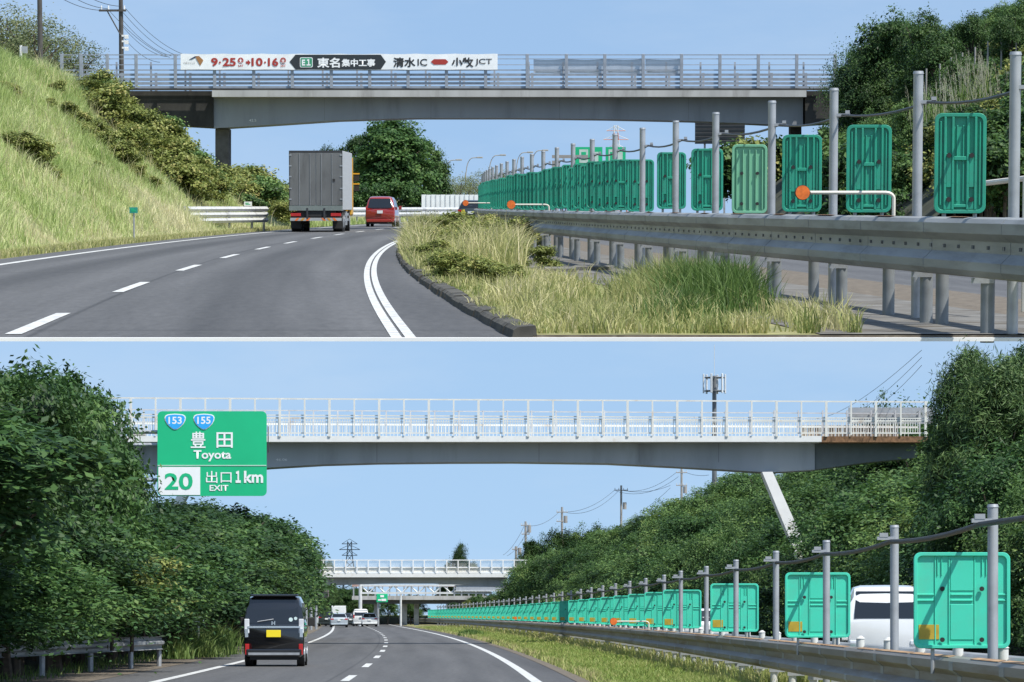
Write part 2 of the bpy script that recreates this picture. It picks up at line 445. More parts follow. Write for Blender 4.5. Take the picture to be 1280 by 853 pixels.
# ------------------------------------------------------------------ lettering
_font_tmp = []
def text_mesh(name, s, x0, x1, z0, z1, bold=0.0, keep=False, thick=0.004):
    """flat lettering in the XZ plane, facing -Y, filling the given box"""
    c = bpy.data.curves.new('tmp_text', 'FONT'); c.body = s; c.size = 1.0; c.offset = bold; c.extrude = 0.0; c.resolution_u = 3
    o = bpy.data.objects.new('tmp_text', c); COL.objects.link(o)
    dg = bpy.context.evaluated_depsgraph_get(); dg.update()
    m = bpy.data.meshes.new_from_object(o.evaluated_get(dg))
    bpy.data.objects.remove(o); bpy.data.curves.remove(c)
    n = len(m.vertices); co = np.zeros(n * 3, np.float32); m.vertices.foreach_get('co', co); co = co.reshape(-1, 3)
    a, b = co.min(0), co.max(0)
    sx = (x1 - x0) / max(1e-6, b[0] - a[0]); sz = (z1 - z0) / max(1e-6, b[1] - a[1])
    if keep: sx = sz = min(sx, sz)
    out = np.zeros_like(co)
    out[:, 0] = (x0 + x1) / 2 + (co[:, 0] - (a[0] + b[0]) / 2) * sx
    out[:, 2] = (z0 + z1) / 2 + (co[:, 1] - (a[1] + b[1]) / 2) * sz
    m.vertices.foreach_set('co', out.ravel()); m.update(); m.materials.clear(); m.name = name
    return m

# ------------------------------------------------------------------ vegetation
def orient_quads(c, nrm, size, aspect=0.6, fold=True):
    """diamond leaves at c with normals nrm"""
    N = len(c)
    a = rng.normal(size=(N, 3)); u = np.cross(nrm, a); u /= np.linalg.norm(u, axis=1)[:, None] + 1e-9
    v = np.cross(nrm, u)
    L = (size * rng.uniform(0.7, 1.3, N))[:, None]
    return np.stack([c - u * L, c + v * L * aspect, c + u * L, c - v * L * aspect], 1)

def crown(name, lobes, clumps, per, leaf, clump_r=0.45, flat=0.7, seed=1, up=0.5, shell=(0.6, 1.0), droop=0.0, aspect=0.6):
    global rng
    rng = np.random.default_rng(seed)
    vol = np.array([l[3] * l[4] * l[5] for l in lobes]) ** (2 / 3); pr = vol / vol.sum()
    which = rng.choice(len(lobes), clumps, p=pr)
    L = np.array(lobes)[which]
    d = rng.normal(size=(clumps, 3)); d /= np.linalg.norm(d, axis=1)[:, None]
    d[:, 2] = np.where(d[:, 2] < -0.5, d[:, 2] * -1, d[:, 2])
    rad = rng.uniform(shell[0], shell[1], clumps) ** 0.7
    cc = L[:, :3] + d * L[:, 3:6] * rad[:, None]
    ctint = rng.normal(0.43, 0.2, clumps)
    cr = clump_r * rng.uniform(0.6, 1.4, clumps)
    k = np.repeat(np.arange(clumps), per)
    off = rng.normal(size=(len(k), 3)) * 0.5
    off[:, 2] *= flat
    pos = cc[k] + off * cr[k][:, None]
    pos[:, 2] -= droop * np.linalg.norm(off[:, :2], axis=1) ** 2 * cr[k]
    nrm = d[k] * 0.55 + np.array([0, 0, up]) + rng.normal(size=(len(k), 3)) * 0.45
    nrm /= np.linalg.norm(nrm, axis=1)[:, None]
    t = ctint[k] + rng.normal(0, 0.12, len(k))
    return nmesh(name, orient_quads(pos, nrm, leaf, aspect), 4, np.clip(t, 0.02, 0.98))

def limb_mesh(name, h, r, spread, seed=1, lean=0.0, n=5):
    rd = random.Random(seed); mb = MB()
    top = h * 0.75
    pts = [(0, 0, -0.6), (rd.uniform(-.05, .05), 0, 0.4), (lean * 0.4 + rd.uniform(-.15, .15), rd.uniform(-.15, .15), h * 0.4), (lean + rd.uniform(-.2, .2), rd.uniform(-.2, .2), top)]
    mb.tube(pts, [r * 1.25, r, r * 0.7, r * 0.3], 7)
    for i in range(n):
        a = 2 * math.pi * (i + rd.random() * 0.6) / n; z0 = h * rd.uniform(0.25, 0.5)
        b = spread * rd.uniform(0.5, 0.9)
        mb.tube([(lean * 0.4, 0, z0), (math.cos(a) * b * 0.45, math.sin(a) * b * 0.45, z0 + h * 0.16), (math.cos(a) * b, math.sin(a) * b, z0 + h * rd.uniform(0.25, 0.42))], [r * 0.5, r * 0.35, r * 0.12], 6)
    return mb.mesh(name, True)

def lobes_tree(h, w, n, seed, base=0.25):
    rd = random.Random(seed); out = [(0, 0, h * (0.5 + base / 2), w * 0.62, w * 0.62, h * (0.5 - base / 2) * 0.9)]
    for i in range(n):
        a = 2 * math.pi * i / n + rd.uniform(-.4, .4); z = h * rd.uniform(base + 0.1, 0.82)
        q = w * rd.uniform(0.45, 0.7) * (1.15 - 0.6 * max(0, z / h - 0.45))
        s = w * rd.uniform(0.3, 0.48)
        out.append((math.cos(a) * q, math.sin(a) * q, z, s, s, s * rd.uniform(0.6, 0.9)))
    return out

TREES = {}
def tree_proto(key, kind):
    """mesh data (crown, trunk), made once"""
    if key in TREES: return TREES[key]
    sd = abs(sum(ord(c) * (i + 3) for i, c in enumerate(key))) % 9973
    if kind == 'broad':
        c = crown('crown', lobes_tree(6, 2.5, 13, sd), 230, 100, 0.082, 0.62, 0.42, sd, up=0.75, aspect=0.5, droop=0.4, shell=(0.6, 1.1))
        t = limb_mesh('trunk', 6, 0.16, 2.2, sd); m = LEAF_M
    elif kind == 'fine':
        c = crown('crown', lobes_tree(6, 2.6, 14, sd, 0.1), 210, 110, 0.075, 0.62, 0.42, sd, up=0.75, aspect=0.5, droop=0.4, shell=(0.62, 1.12))
        t = limb_mesh('trunk', 6, 0.15, 2.2, sd); m = LEAF_O
    elif kind == 'dark':
        c = crown('crown', lobes_tree(6, 2.3, 13, sd, 0.12), 230, 100, 0.082, 0.58, 0.5, sd, up=0.7, aspect=0.5, droop=0.3, shell=(0.6, 1.1))
        t = limb_mesh('trunk', 6, 0.18, 2.0, sd); m = LEAF_D
    elif kind == 'big':
        c = crown('crown', [(0, 0, 3.2, 3.2, 3.0, 2.4), (-.8, 0, 5.6, 2.2, 2.2, 1.7), (2.0, 0, 5.2, 1.7, 1.8, 1.4), (3.4, .3, 5.9, 1.0, 1.2, .8), (-2.6, 0, 4.4, 1.4, 1.6, 1.2), (.4, 0, 7.0, 1.4, 1.4, .8), (3.1, 0, 3.6, 1.2, 1.4, 1.2), (-3.2, .2, 2.4, 1.2, 1.3, 1.2), (-2.2, 0, 6.2, .9, 1, .7)], 300, 110, 0.14, 0.8, 0.5, sd, up=0.7, shell=(0.6, 1.15))
        t = limb_mesh('trunk', 8, 0.3, 3.6, sd, n=7); m = LEAF_D
    elif kind == 'bush':
        c = crown('crown', lobes_tree(1.6, 1.0, 8, sd, 0.02), 110, 44, 0.07, 0.32, 0.5, sd, up=0.7, shell=(0.66, 1.06))
        t = limb_mesh('trunk', 1.4, 0.04, 0.8, sd); m = LEAF_Y
    elif kind == 'sparse':
        c = crown('crown', lobes_tree(5, 2.0, 10, sd, 0.2), 95, 26, 0.055, 0.42, 0.8, sd, shell=(0.5, 1.05))
        t = limb_mesh('trunk', 5, 0.09, 2.0, sd, n=9); m = LEAF_S
    elif kind == 'pine':
        rd = random.Random(sd); lobes = []
        for i in range(30):
            z = 1.2 + 6.6 * (i / 29); w = 2.3 * (1 - 0.72 * (i / 29) ** 1.6); a = i * 2.4
            s = rd.uniform(0.5, 0.95); w *= rd.uniform(.75, 1.25)
            lobes.append((math.cos(a) * w * 0.75, math.sin(a) * w * 0.75, z, s, s, s * 0.8))
        lobes.append((0, 0, 4.2, 1.1, 1.1, 3.2))
        c = crown('crown', lobes, 430, 100, 0.13, 0.5, 0.7, sd, up=0.2, aspect=0.15, shell=(0.6, 1.15))
        t = limb_mesh('trunk', 7.6, 0.17, 1.6, sd, n=9); m = LEAF_P
    TREES[key] = (c, t, m)
    return TREES[key]
def tree(key, kind, loc, rz, sc, name, label, cat, group=None, m=None):
    c, t, mm = tree_proto(key, kind)
    r = thing(name, label, cat, loc, rz, group)
    r.scale = sc if hasattr(sc, '__len__') else (sc,) * 3
    mm = m or mm
    if len(c.materials) == 0: c.materials.append(mm)
    oc = part('crown', c, None, r); part('trunk', t, BARK, r)
    if oc.material_slots[0].material != mm:
        oc.material_slots[0].link = 'OBJECT'; oc.material_slots[0].material = mm
    return r

def fnoise(x, y, s, seed=0):
    rd = np.random.default_rng(seed); o = np.zeros_like(x)
    for i in range(7):
        a = rd.uniform(0, 6.28); f = rd.uniform(0.5, 2.2) / s
        o += np.sin((x * math.cos(a) + y * math.sin(a)) * f * 2 + rd.uniform(0, 6.28))
    return o / 3.2

def blades(name, base, h, w, lean, tint, seg3=True):
    """grass blades; base (N,3), h, w, lean arrays"""
    N = len(base)
    a = rng.uniform(0, 2 * np.pi, N); b = rng.uniform(0, 2 * np.pi, N); lean = np.minimum(lean, .85)
    wd = np.stack([np.cos(a), np.sin(a) * 0.5, np.zeros(N)], 1) * (w / 2)[:, None]
    ld = np.stack([np.cos(b), np.sin(b), np.zeros(N)], 1) * (lean * h)[:, None]
    up = np.array([0, 0, 1.0])
    mid = base + up * (h * 0.6)[:, None] + ld * 0.35
    tip = base + up * (h * np.sqrt(np.maximum(0.15, 1 - lean ** 2 * 0.5)))[:, None] + ld
    V = np.stack([base - wd, base + wd, mid + wd * 0.75, tip, mid - wd * 0.75], 1)
    m = bpy.data.meshes.new(name)
    m.vertices.add(N * 5); m.loops.add(N * 7); m.polygons.add(N * 2)
    m.vertices.foreach_set('co', np.ascontiguousarray(V, dtype=np.float32).ravel())
    k = np.arange(N, dtype=np.int32)[:, None] * 5
    m.loops.foreach_set('vertex_index', (k + np.array([0, 1, 2, 4, 4, 2, 3], dtype=np.int32)).ravel())
    st = np.arange(N, dtype=np.int32)[:, None] * 7
    m.polygons.foreach_set('loop_start', (st + np.array([0, 4], dtype=np.int32)).ravel())
    m.polygons.foreach_set('loop_total', np.tile(np.array([4, 3], dtype=np.int32), N))
    a_ = m.attributes.new('tint', 'FLOAT', 'POINT')
    a_.data.foreach_set('value', np.repeat(np.clip(tint, .02, .98).astype(np.float32), 5))
    m.update()
    return m

def strip(name, D, xl, xr, z, n=2, u0=None, u1=None, zfun=None):
    D = np.asarray(D, float); xl = np.broadcast_to(np.asarray(xl, float), D.shape); xr = np.broadcast_to(np.asarray(xr, float), D.shape)
    f = np.linspace(0, 1, n)
    X = xl[:, None] * (1 - f) + xr[:, None] * f
    Y = np.repeat(D[:, None], n, 1)
    Z = np.full_like(X, z)
    P3 = np.stack([X, Y, Z], -1)
    if u0 is None: uv = np.stack([X, Y], -1)
    else: uv = np.stack([np.broadcast_to(np.asarray(u0) * (1 - f) + np.asarray(u1) * f, X.shape), Y], -1)
    return gridmesh(name, P3, uv)

def sweep(path, sec, thick=0.012, close_t=True):
    """sweep a (offset toward -X side, z) section along an XY path; closed thin sheet"""
    path = [Vector((p[0], p[1])) for p in path]
    outer = list(sec); inner = [(o - thick, z) for o, z in reversed(sec)]
    ring = outer + inner
    rings = []
    for i, p in enumerate(path):
        t = (path[min(i + 1, len(path) - 1)] - path[max(0, i - 1)]).normalized()
        nx, ny = -t.y, t.x           # left of travel (travel is +Y, so left = -X)
        rings.append([(p.x + nx * o, p.y + ny * o, z) for o, z in ring])
    return MB().rings(rings)
WB = [(0.02, 0.0), (0.05, 0.03), (0.085, 0.12), (0.085, 0.26), (0.0, 0.41), (0.0, 0.6), (0.085, 0.73), (0.085, 0.9), (0.05, 0.97), (-0.02, 1.0)]
def wbeam(path, z0, z1, depth=1.0):
    return sweep(path, [(o * depth, z0 + (z1 - z0) * f) for o, f in WB])

# =================================================================== UPPER ROAD
WORLD = 'U'
def gpts(L): return [(GU(x, y)[1], GU(x, y)[0]) for x, y in L]
dash_px = [(60, 404), (162, 359), (231, 335), (283, 320.5), (327, 310.5), (368, 303.4), (402, 297.6)]
right_px = [(515, 421), (470, 365), (456, 340), (465, 321), (488, 307)]
left_px = [(1, 331), (88, 317.5), (168, 307.4), (270, 297), (345, 290)]
XD = Curve(gpts(dash_px) + [(200, -7.15), (240, -6.2), (300, -3.6), (400, 3)], 4)
_r = [(d, x - float(XD(d))) for d, x in gpts(right_px)]
_l = [(d, x - float(XD(d))) for d, x in gpts(left_px)]
RO = Curve(_r + [(200, 3.5), (320, 3.5)], 2)
LO = Curve(_l + [(36, -3.9), (260, -3.9)], 1)
XR = lambda d: XD(d) + RO(d)
XL = lambda d: XD(d) + LO(d)
POLE = Curve([(36.7, 4.55), (42, 4.19), (48, 3.8), (53.5, 3.48), (60.5, 3.2), (72, 2.45), (88, 1.5), (105, .4), (130, -.3), (150, -.75), (180, -1.2), (220, -1.5), (300, -.9)], 4)
XK = Curve(gpts([(632, 421), (575, 385), (521, 352), (496, 322)]) + [(150, float(XR(150)) + 0.25), (200, float(XR(200)) + .3)], 3)   # kerb face
RAILX = lambda d: POLE(d) - 0.32
DN = 36.55                      # where the terrace starts

# terrace: wedge shaped slab of ground, and its pale front ledge
Dg = np.array([DN + 0.1, 45, 60, 90, 130, 200, 300, 450, 700.])
zt = PU(640, 422.4, DN).z; zb = PU(640, 426.9, DN).z
mb = MB()
hw0, hw1 = 18.0, 150.0
mb.rings([[(-hw0, DN + 0.1, -0.02), (hw0, DN + 0.1, -0.02), (hw0, DN + 0.1, zb + 0.004), (-hw0, DN + 0.1, zb + 0.004)],
          [(-hw1, 700, -0.02), (hw1, 700, -0.02), (hw1, 700, -14), (-hw1, 700, -14)]])
struct('ground', mb, TURF_SOIL)
struct('ledge', MB().bb(-hw0, hw0, DN, DN + 0.1, zb, zt), CONC_W)

Dr = np.concatenate([np.arange(DN + 0.1, 120, 2.5), np.arange(120, 420, 6)])
struct('road', strip('road', Dr, XL(Dr) - 0.9, XK(Dr) + 0.05 + 0 * Dr, 0.0, 14, XL(Dr)[:, None] * 0 - 4.8, 4.6), ASPH_U)
def line_strip(name, D, x, w, z=0.006):
    return strip(name, D, x - w / 2, x + w / 2, z)
struct('road_marking', line_strip('edge_line', Dr, XL(Dr), 0.2), PAINT)
for o in (-0.065, 0.065):
    struct('road_marking', line_strip('double_line', Dr, XR(Dr) + o, 0.1), PAINT)
step = None
d0s = [gpts([p])[0][0] for p in dash_px]
per = (d0s[-1] - d0s[0]) / (len(d0s) - 1)
for i in range(15):
    dc = d0s[i] if i < len(d0s) else d0s[-1] + per * (i - len(d0s) + 1)
    dd = np.linspace(max(DN + .12, dc - per * 0.2), dc + per * 0.2, 6)
    struct('lane_dash', line_strip('lane_dash', dd, XD(dd), 0.16), PAINT)
# shoulder dirt along the right edge line
# kerb
Dk = Dr[Dr < 200]
kx = XK(Dk)
mb = MB()
_kr = random.Random(2)
for d in np.arange(DN + .1, 195, 1.2):
    o1, h1 = _kr.uniform(-.012, .012), _kr.uniform(.08, .105)
    xa_, xb_ = float(XK(d)) + o1, float(XK(d + 1.17)) + o1 + _kr.uniform(-.015, .015)
    mb.rings([[(x + .0, y, -.02), (x + .02, y, h1 * .7), (x + .06, y, h1), (x + .22, y, h1 + .01), (x + .24, y, -.02)] for x, y in ((xa_, d), (xb_, d + 1.17))])
struct('kerb', mb, KERB)
# island soil, paved strip under the rails, opposite carriageway
struct('island_soil', strip('island_soil', Dr[Dr < 200], XK(Dr[Dr < 200]) + 0.2, RAILX(Dr[Dr < 200]) - 0.6, 0.03, 6), TURF_SOIL)
struct('island_front', MB().bb(float(XK(DN)) + .2, float(RAILX(DN)) + 1.5, DN + .1, DN + .115, -.02, .026), SOIL)
struct('median_paving', strip('median_paving', Dr[Dr < 320], RAILX(Dr[Dr < 320]) - 1.45, RAILX(Dr[Dr < 320]) + 1.5, 0.038, 8), MEDIAN)
struct('gravel_strip', strip('gravel_strip', Dr, RAILX(Dr) + 1.5, RAILX(Dr) + 3.2, 0.02, 4), SOIL)
struct('opposite_road', strip('opposite_road', Dr, RAILX(Dr) + 3.2, RAILX(Dr) + 12.2, 0.015, 10, -4.5, 4.5), ASPH_U)
# small slabs broken out of the paved strip
for i, (px, py, a, b) in enumerate([(640, 331, 1.5, .5), (700, 338, 1.0, .5), (670, 350, .7, .4), (740, 336, 1.3, .4)]):
    x, d = GU(px, py, 0.06)
    struct('paving_slab', MB().box((x, d, 0.06), (a * .55, b * 3.0, 0.09), rz=0.1 * (i % 3 - 1), rx=0.01 * (i % 2)), MEDIAN)

# left cut slope -----------------------------------------------------------
def toeU(d): return XL(d) - 1.35
def slope_z(off, d):
    """height of the left slope; off = metres left of the toe"""
    off = np.asarray(off, float); d = np.asarray(d, float)
    end = 1 / (1 + np.exp((d - 216) / 3.0))
    top = 7.7 * end + 1.7 * (1 - end)
    run = 10.0
    t = np.clip((off - 0.5) / run, 0, 1.15)
    z = top * np.where(t < 1, t, 1.0)
    z += np.where((off > 0.6), fnoise(off, d, 3.0, 3) * 0.16 * np.clip(off, 0, 1), 0)
    return z + 0.02
offs = np.concatenate([np.linspace(0, 12, 40), np.linspace(13, 40, 10)])
Dh = np.concatenate([np.arange(DN + 0.1, 240, 2.0), np.arange(240, 420, 8)])
OO, DD = np.meshgrid(offs, Dh)
struct('hillside', gridmesh('hillside', np.stack([toeU(DD) - OO, DD, slope_z(OO, DD)], -1)), TURF_SOIL)
def on_slope(px, py, lo=60, hi=214):
    """first point of the left slope seen through a pixel"""
    x, y, z = _ul(px, py)
    ds = np.linspace(lo, hi, 900); X = x / y * ds; Z = CU + z / y * ds
    off = toeU(ds) - X
    ok = (off > 0.2) & (slope_z(off, ds) >= Z)
    if not ok.any(): return None
    i = int(np.argmax(ok)); return (float(X[i]), float(ds[i]), float(slope_z(off[i], ds[i])))

rng = np.random.default_rng(3)
N = 150000
dd = 74 + (218 - 74) * rng.random(N) ** 1.0
oo = 11.4 * rng.random(N) ** 0.85
keep = fnoise(oo * 1.6, dd * 0.55, 3.2, 5) > -1.3
dd, oo = dd[keep], oo[keep]; N = len(dd)
xx = toeU(dd) - oo
t = 0.5 + 0.2 * fnoise(oo * 1.4, dd * .35, 2.2, 8) + 0.1 * fnoise(oo * 3, dd * .9, 1.0, 18) + rng.normal(0, .15, N) + 0.34 * np.exp(-oo / 1.8) + .3 * np.exp(-((oo - 1.8) / 1.2) ** 2 - ((dd - 165) / 14) ** 2) - 0.05 * (oo > 3)
hh = (0.42 + 0.3 * np.clip(fnoise(oo, dd * .4, 1.5, 9), -.8, 1)) * np.clip(0.35 + oo / 1.5, 0.3, 1.0) * rng.uniform(.6, 1.35, N)
stuff('slope_grass', blades('slope_grass', np.stack([xx, dd, slope_z(oo, dd) - 0.02], 1), hh, np.full(N, .024) * rng.uniform(.6, 1.4, N), np.clip(rng.normal(.5, .3, N), 0, .9), t), GRASS_H, 'tall yellow-green grass covering the cut slope left of the upper road', 'grass')

N = 5000
dd = 78 + 136 * rng.random(N); oo = 11 * rng.random(N) ** .7
kp = fnoise(oo * 1.2, dd * .4, 1.6, 77) > .15
dd, oo = dd[kp], oo[kp]; N = len(dd)
stuff('seed_stems', blades('seed_stems', np.stack([toeU(dd) - oo, dd, slope_z(oo, dd)], 1), rng.uniform(.7, 1.35, N), np.full(N, .022), rng.uniform(.15, .7, N), rng.uniform(.75, .98, N)), GRASS_I, 'tall pale seed stems standing above the slope grass', 'grass')
# bushes on the slope, one thing each
def bush_at(px, py, sc, key, m, label, group, lo=60, z=None):
    p = on_slope(px, py, lo)
    if p is None: return
    tree(key, 'bush', (p[0], p[1], p[2] - 0.15), random.random() * 6, sc, 'bush', label, 'bush', group, m)
bl = [(38, 207, .75), (22, 195, .6), (50, 214, .6), (82, 150, .55), (100, 165, .6), (118, 180, .75), (138, 192, .7), (112, 178, .6), (150, 205, .7), (160, 212, .6), (105, 120, .6), (70, 120, .5), (12, 120, .45), (170, 222, .45), (128, 186, .5), (92, 158, .4), (60, 135, .35), (146, 200, .45), (30, 196, .4), (190, 236, .4), (120, 215, .35), (66, 226, .35)]
for i, (px, py, s) in enumerate(bl):
    bush_at(px, py, s, 'bush%d' % (i % 4), LEAF_Y, 'olive green bush growing among the grass of the left cut slope', 'bushes among the slope grass')
for i in range(46):
    f = i / 45
    px = 108 + 150 * f + random.uniform(-16, 14); py = 118 + 128 * f + random.uniform(-18, 16)
    bush_at(px, py, random.uniform(.8, 1.25), 'bush%d' % (i % 4), LEAF_Y if i % 4 else LEAF_O, 'dense scrub bush in the belt below the left end of the upper bridge', 'scrub bushes below the upper bridge')
# bushes beyond the pier
for i in range(34):
    px = 282 + 82 * random.random(); D = random.uniform(222, 262)
    X = (px - 640) * D / F
    hgt = (258 - np.interp(px, [282, 300, 330, 362], [212, 206, 218, 232])) * D / F + 1.2
    off = float(toeU(D)) - X
    z0 = float(slope_z(max(0, off), D)) if off > 0 else 0
    tree('bush%d' % (i % 4), 'bush', (X, D, z0 - .1), random.random() * 6, max(.5, random.uniform(.5, .95) * hgt / 1.9), 'bush', 'roadside bush behind the left pier of the upper bridge', 'bush', 'bushes behind the left pier', LEAF_Y if i % 2 else LEAF_O)

# island and median grass
rng = np.random.default_rng(4)
N = 90000
dd = 37.0 + (170 - 37.0) * rng.random(N) ** 1.6
f = rng.random(N)
xa = XK(dd) + 0.1; xb = RAILX(dd) - 1.0
xx = xa + (xb - xa) * f
px_ = 640 + xx / dd * F
m1 = fnoise(xx * 1.6, dd * .45, 1.0, 14); m2 = fnoise(xx * 2.2, dd * .6, .6, 15)
dens = .62 + .6 * m1 + .45 * m2
dens = np.where(dd > 75, dens + .35, dens)
dens = np.where((px_ > 655) & (dd > 62) & (dd < 118) & (f > .42), dens - 1.4, dens)      # bare paving
dens = np.where((f > .72) & (dd < 62), dens - .75, dens)
dens = np.where(f < .08, dens + .3, dens)
keep = rng.random(N) < dens
dd, xx, f, m1, m2 = dd[keep], xx[keep], f[keep], m1[keep], m2[keep]; N = len(dd)
hh = (0.2 + .16 * np.clip(m1, -1, 1.4)) * rng.uniform(.35, 1.5, N) * np.where(dd > 70, 1.9, .72) * np.where(f < .1, .6, 1)
t = .56 + .13 * m1 - .16 * m2 + rng.normal(0, .17, N)
stuff('island_grass', blades('island_grass', np.stack([xx, dd, np.full(N, .03)], 1), np.maximum(hh, .05), .007 + .00016 * dd, np.clip(rng.normal(.5, .35, N), 0, .9), t), GRASS_I, 'dry seeding grass on the island between the upper road and the guardrail', 'grass')
# tall clump by the rail posts
def clump(cx, cy, rx, ry, n, h, tint, label, m, w=.014, group=None):
    a = rng.normal(size=(n, 2)) * .5
    b = np.stack([a[:, 0] * rx, a[:, 1] * ry, np.zeros(n)], 1)
    hh = h * rng.uniform(.45, 1.1, n) * (1 - .25 * np.linalg.norm(a, axis=1))
    return solo('grass_clump', blades('grass_clump', b, np.maximum(hh, .1), np.full(n, w), np.clip(rng.normal(.45, .28, n), 0, 1.1), tint + rng.normal(0, .13, n)), m, label, 'grass clump', (cx, cy, .03), group=group)
GRASS_G = tint_mat('grass_green', [(0.04, .08, .02), (.1, .18, .04), (.2, .28, .08), (.42, .4, .18)], trans=.35, obj_var=0)
for (px, py, D, rx, h, n, ti, m) in [(870, 400, 45, .5, .72, 2600, .35, GRASS_G), (835, 395, 46, .6, .7, 2600, .45, GRASS_I), (800, 402, 45, .35, .5, 1400, .55, GRASS_I), (915, 395, 44, .35, .72, 1500, .3, GRASS_G), (745, 410, 41, .3, .28, 900, .6, GRASS_I), (850, 410, 42, .4, .4, 1500, .25, GRASS_G), (990, 412, 41, .2, .3, 350, .6, GRASS_I)]:
    clump((px - 640) * D / F, D, rx, 1.6, n, h, ti, 'tall grass clump at the near foot of the upper guardrail', m, group='tall grass by the upper rail')
# leafy weeds on the island
wl = [(600, 300, 95, .55), (570, 285, 105, .6), (540, 300, 90, .5), (630, 285, 100, .55), (520, 320, 78, .35), (505, 345, 66, .3), (516, 352, 64, .3), (560, 290, 110, .5), (610, 280, 112, .6), (545, 278, 118, .6), (590, 285, 100, .55), (645, 330, 78, .3), (610, 365, 58, .28), (635, 372, 55, .25), (680, 330, 76, .3), (590, 355, 62, .25), (660, 300, 104, .5), (640, 300, 100, .6), (575, 275, 122, .7), (605, 275, 120, .6)]
for i, (px, py, D, s) in enumerate(wl):
    x = (px - 640) * D / F
    near = D < 70
    if near: s *= 1.05
    tree('bush%d' % (i % 4), 'bush', (max(x, float(XK(D)) + .5), D, .02), i * 1.3, (s, s, s * .9), 'weed', 'low leafy weed near the kerb end of the grass island' if near else 'leafy weed clump at the far end of the grass island', 'weed', 'weeds by the kerb' if near else 'weeds on the far island', LEAF_Y)

# left verge and far ground grass
N = 16000
dd = 78 + 140 * rng.random(N); oo = -rng.random(N) * .55
t = .6 + rng.normal(0, .18, N)
stuff('verge_grass', blades('verge_grass', np.stack([toeU(dd) - oo - .1, dd, np.full(N, .0)], 1), .16 * rng.uniform(.4, 1.5, N), np.full(N, .02), np.clip(rng.normal(.5, .3, N), 0, 1), t), GRASS_I, 'short dry grass along the left edge of the upper road', 'grass')
N = 22000
dd = 215 + 190 * rng.random(N); xx = XD(dd) - 5 - 9 * rng.random(N)
stuff('far_grass', blades('far_grass', np.stack([xx, dd, np.full(N, -.02)], 1), .35 * rng.uniform(.4, 1.5, N), np.full(N, .05), np.clip(rng.normal(.5, .3, N), 0, 1), .45 + rng.normal(0, .18, N)), GRASS_H, 'rough green grass on the far roadside beyond the upper bridge', 'grass')

# guardrail of the upper road ----------------------------------------------
def xz(px, py, D): p = PU(px, py, D); return p.x, p.z
gr = thing('guardrail', 'weathered grey steel guardrail along the median of the upper road', 'guardrail', (0, 0, 0))
Dp = np.concatenate([[33.4, 35, 36.6], np.arange(38, 80, 2), np.arange(80, 210, 5)])
rz0, rz1 = .55, 1.1
def rpath(off, D=Dp): return [(float(RAILX(d)) + off, float(d)) for d in D]
part('beam', wbeam(rpath(0), rz0, rz1), GALV_R, gr)
part('back_beam', wbeam(rpath(.66), rz0, rz1 - .02), GALV_R, gr)
for d in np.arange(35.2, 110, 4.0):
    part('splice', wbeam([(float(RAILX(d + q)) - .004, d + q) for q in (0, .17, .34)], rz0, rz1 + .002), GALV_R, gr)
mb = MB(); Dsp = np.arange(34, 120, .75)
for d in Dsp:
    x = float(RAILX(d))
    for k in (-.05, .05): mb.box((x - .004, d + k, rz0 + .5 * (rz1 - rz0)), (.012, .014, .034))
part('slots', mb, mat('slot_grey', (.14, .145, .15), .8), gr, stuff=True)
mb = MB()
for i, d in enumerate(np.arange(37.3, 200, 4.2)):
    x = float(RAILX(d)); L = .9 + .5 * (i * 7 % 5) / 5
    pa = [(float(RAILX(d + q)) , d + q) for q in np.linspace(0, L, 3)]
    mb.rings([[(a - .035, b, rz1 + .0015), (a + .018, b, rz1 + .0045), (a + .018, b, rz1 + .003), (a - .035, b, rz1 + .0)] for a, b in pa])
part('rust_patch', mb, RUST, gr, stuff=True)
pm = MB().tube([(0, 0, -.05), (0, 0, rz1 - .12)], .065, 12).mesh('post', True)
pm_b = pm.copy(); POSTD = mat('post_weathered', (.24, .26, .27), .6, .3, var=.2, scale=4, dirt=(.12, .12, .11), dirt_amt=.4, dscale=3)
bm_ = MB().box((0, 0, 0), (.2, .1, .05)).tube([(0, 0, .02), (0, 0, .06)], .03, 8).mesh('bracket')
pd = [36.9] + [40.2 + 5.7 * i for i in range(22)]
for i, d in enumerate(pd):
    x = float(RAILX(d))
    o = part('post', pm, POSTD, gr); o.location = (x + .12, d, 0)
    b = part('bracket', bm_, GALV, o); b.location = (-.05, -.02, rz0 - .03)
    o = part('post', pm_b, POSTD, gr); o.location = (float(RAILX(d + 2.85)) + .2, d + 2.85, 0)
    if d > 58:
        o = part('post', pm_b, POSTD, gr); o.location = (float(RAILX(d + 1.4)) + .56, d + 1.4, 0)

# poles, cable and glare panels
pd = [36.75, 42, 48, 53.7, 60.3] + [66.2 + 6 * i for i in range(24)]
polem = MB().tube([(0, 0, 0), (0, 0, 2.57)], .052, 12).tube([(0, 0, 2.57), (0, 0, 2.6)], [.058, .05], 12).mesh('pole', True)
clampm = MB().box((.09, -.02, 2.28), (.2, .05, .035)).box((.16, -.02, 2.31), (.05, .05, .05)).mesh('clamp')
proto = None
for i, d in enumerate(pd):
    lab = 'galvanised round pole standing behind the upper guardrail, %s of its row' % ORD[i] if i < 9 else 'distant galvanised pole in the row behind the upper guardrail'
    loc = (float(POLE(d)), d, 0.0)
    if proto is None:
        proto = thing('screen_pole', lab, 'pole', loc, 0, 'poles along the upper median')
        part('shaft', polem, GALV, proto); part('clamp', clampm, GALV, proto)
    else: dup(proto, loc, 0, None, lab)
pts = []
for i in range(len(pd) - 1):
    for k in range(6):
        q = k / 6; d = pd[i] + (pd[i + 1] - pd[i]) * q
        pts.append((float(POLE(d)) + .1, d - .04, 2.28 - .06 * 4 * q * (1 - q)))
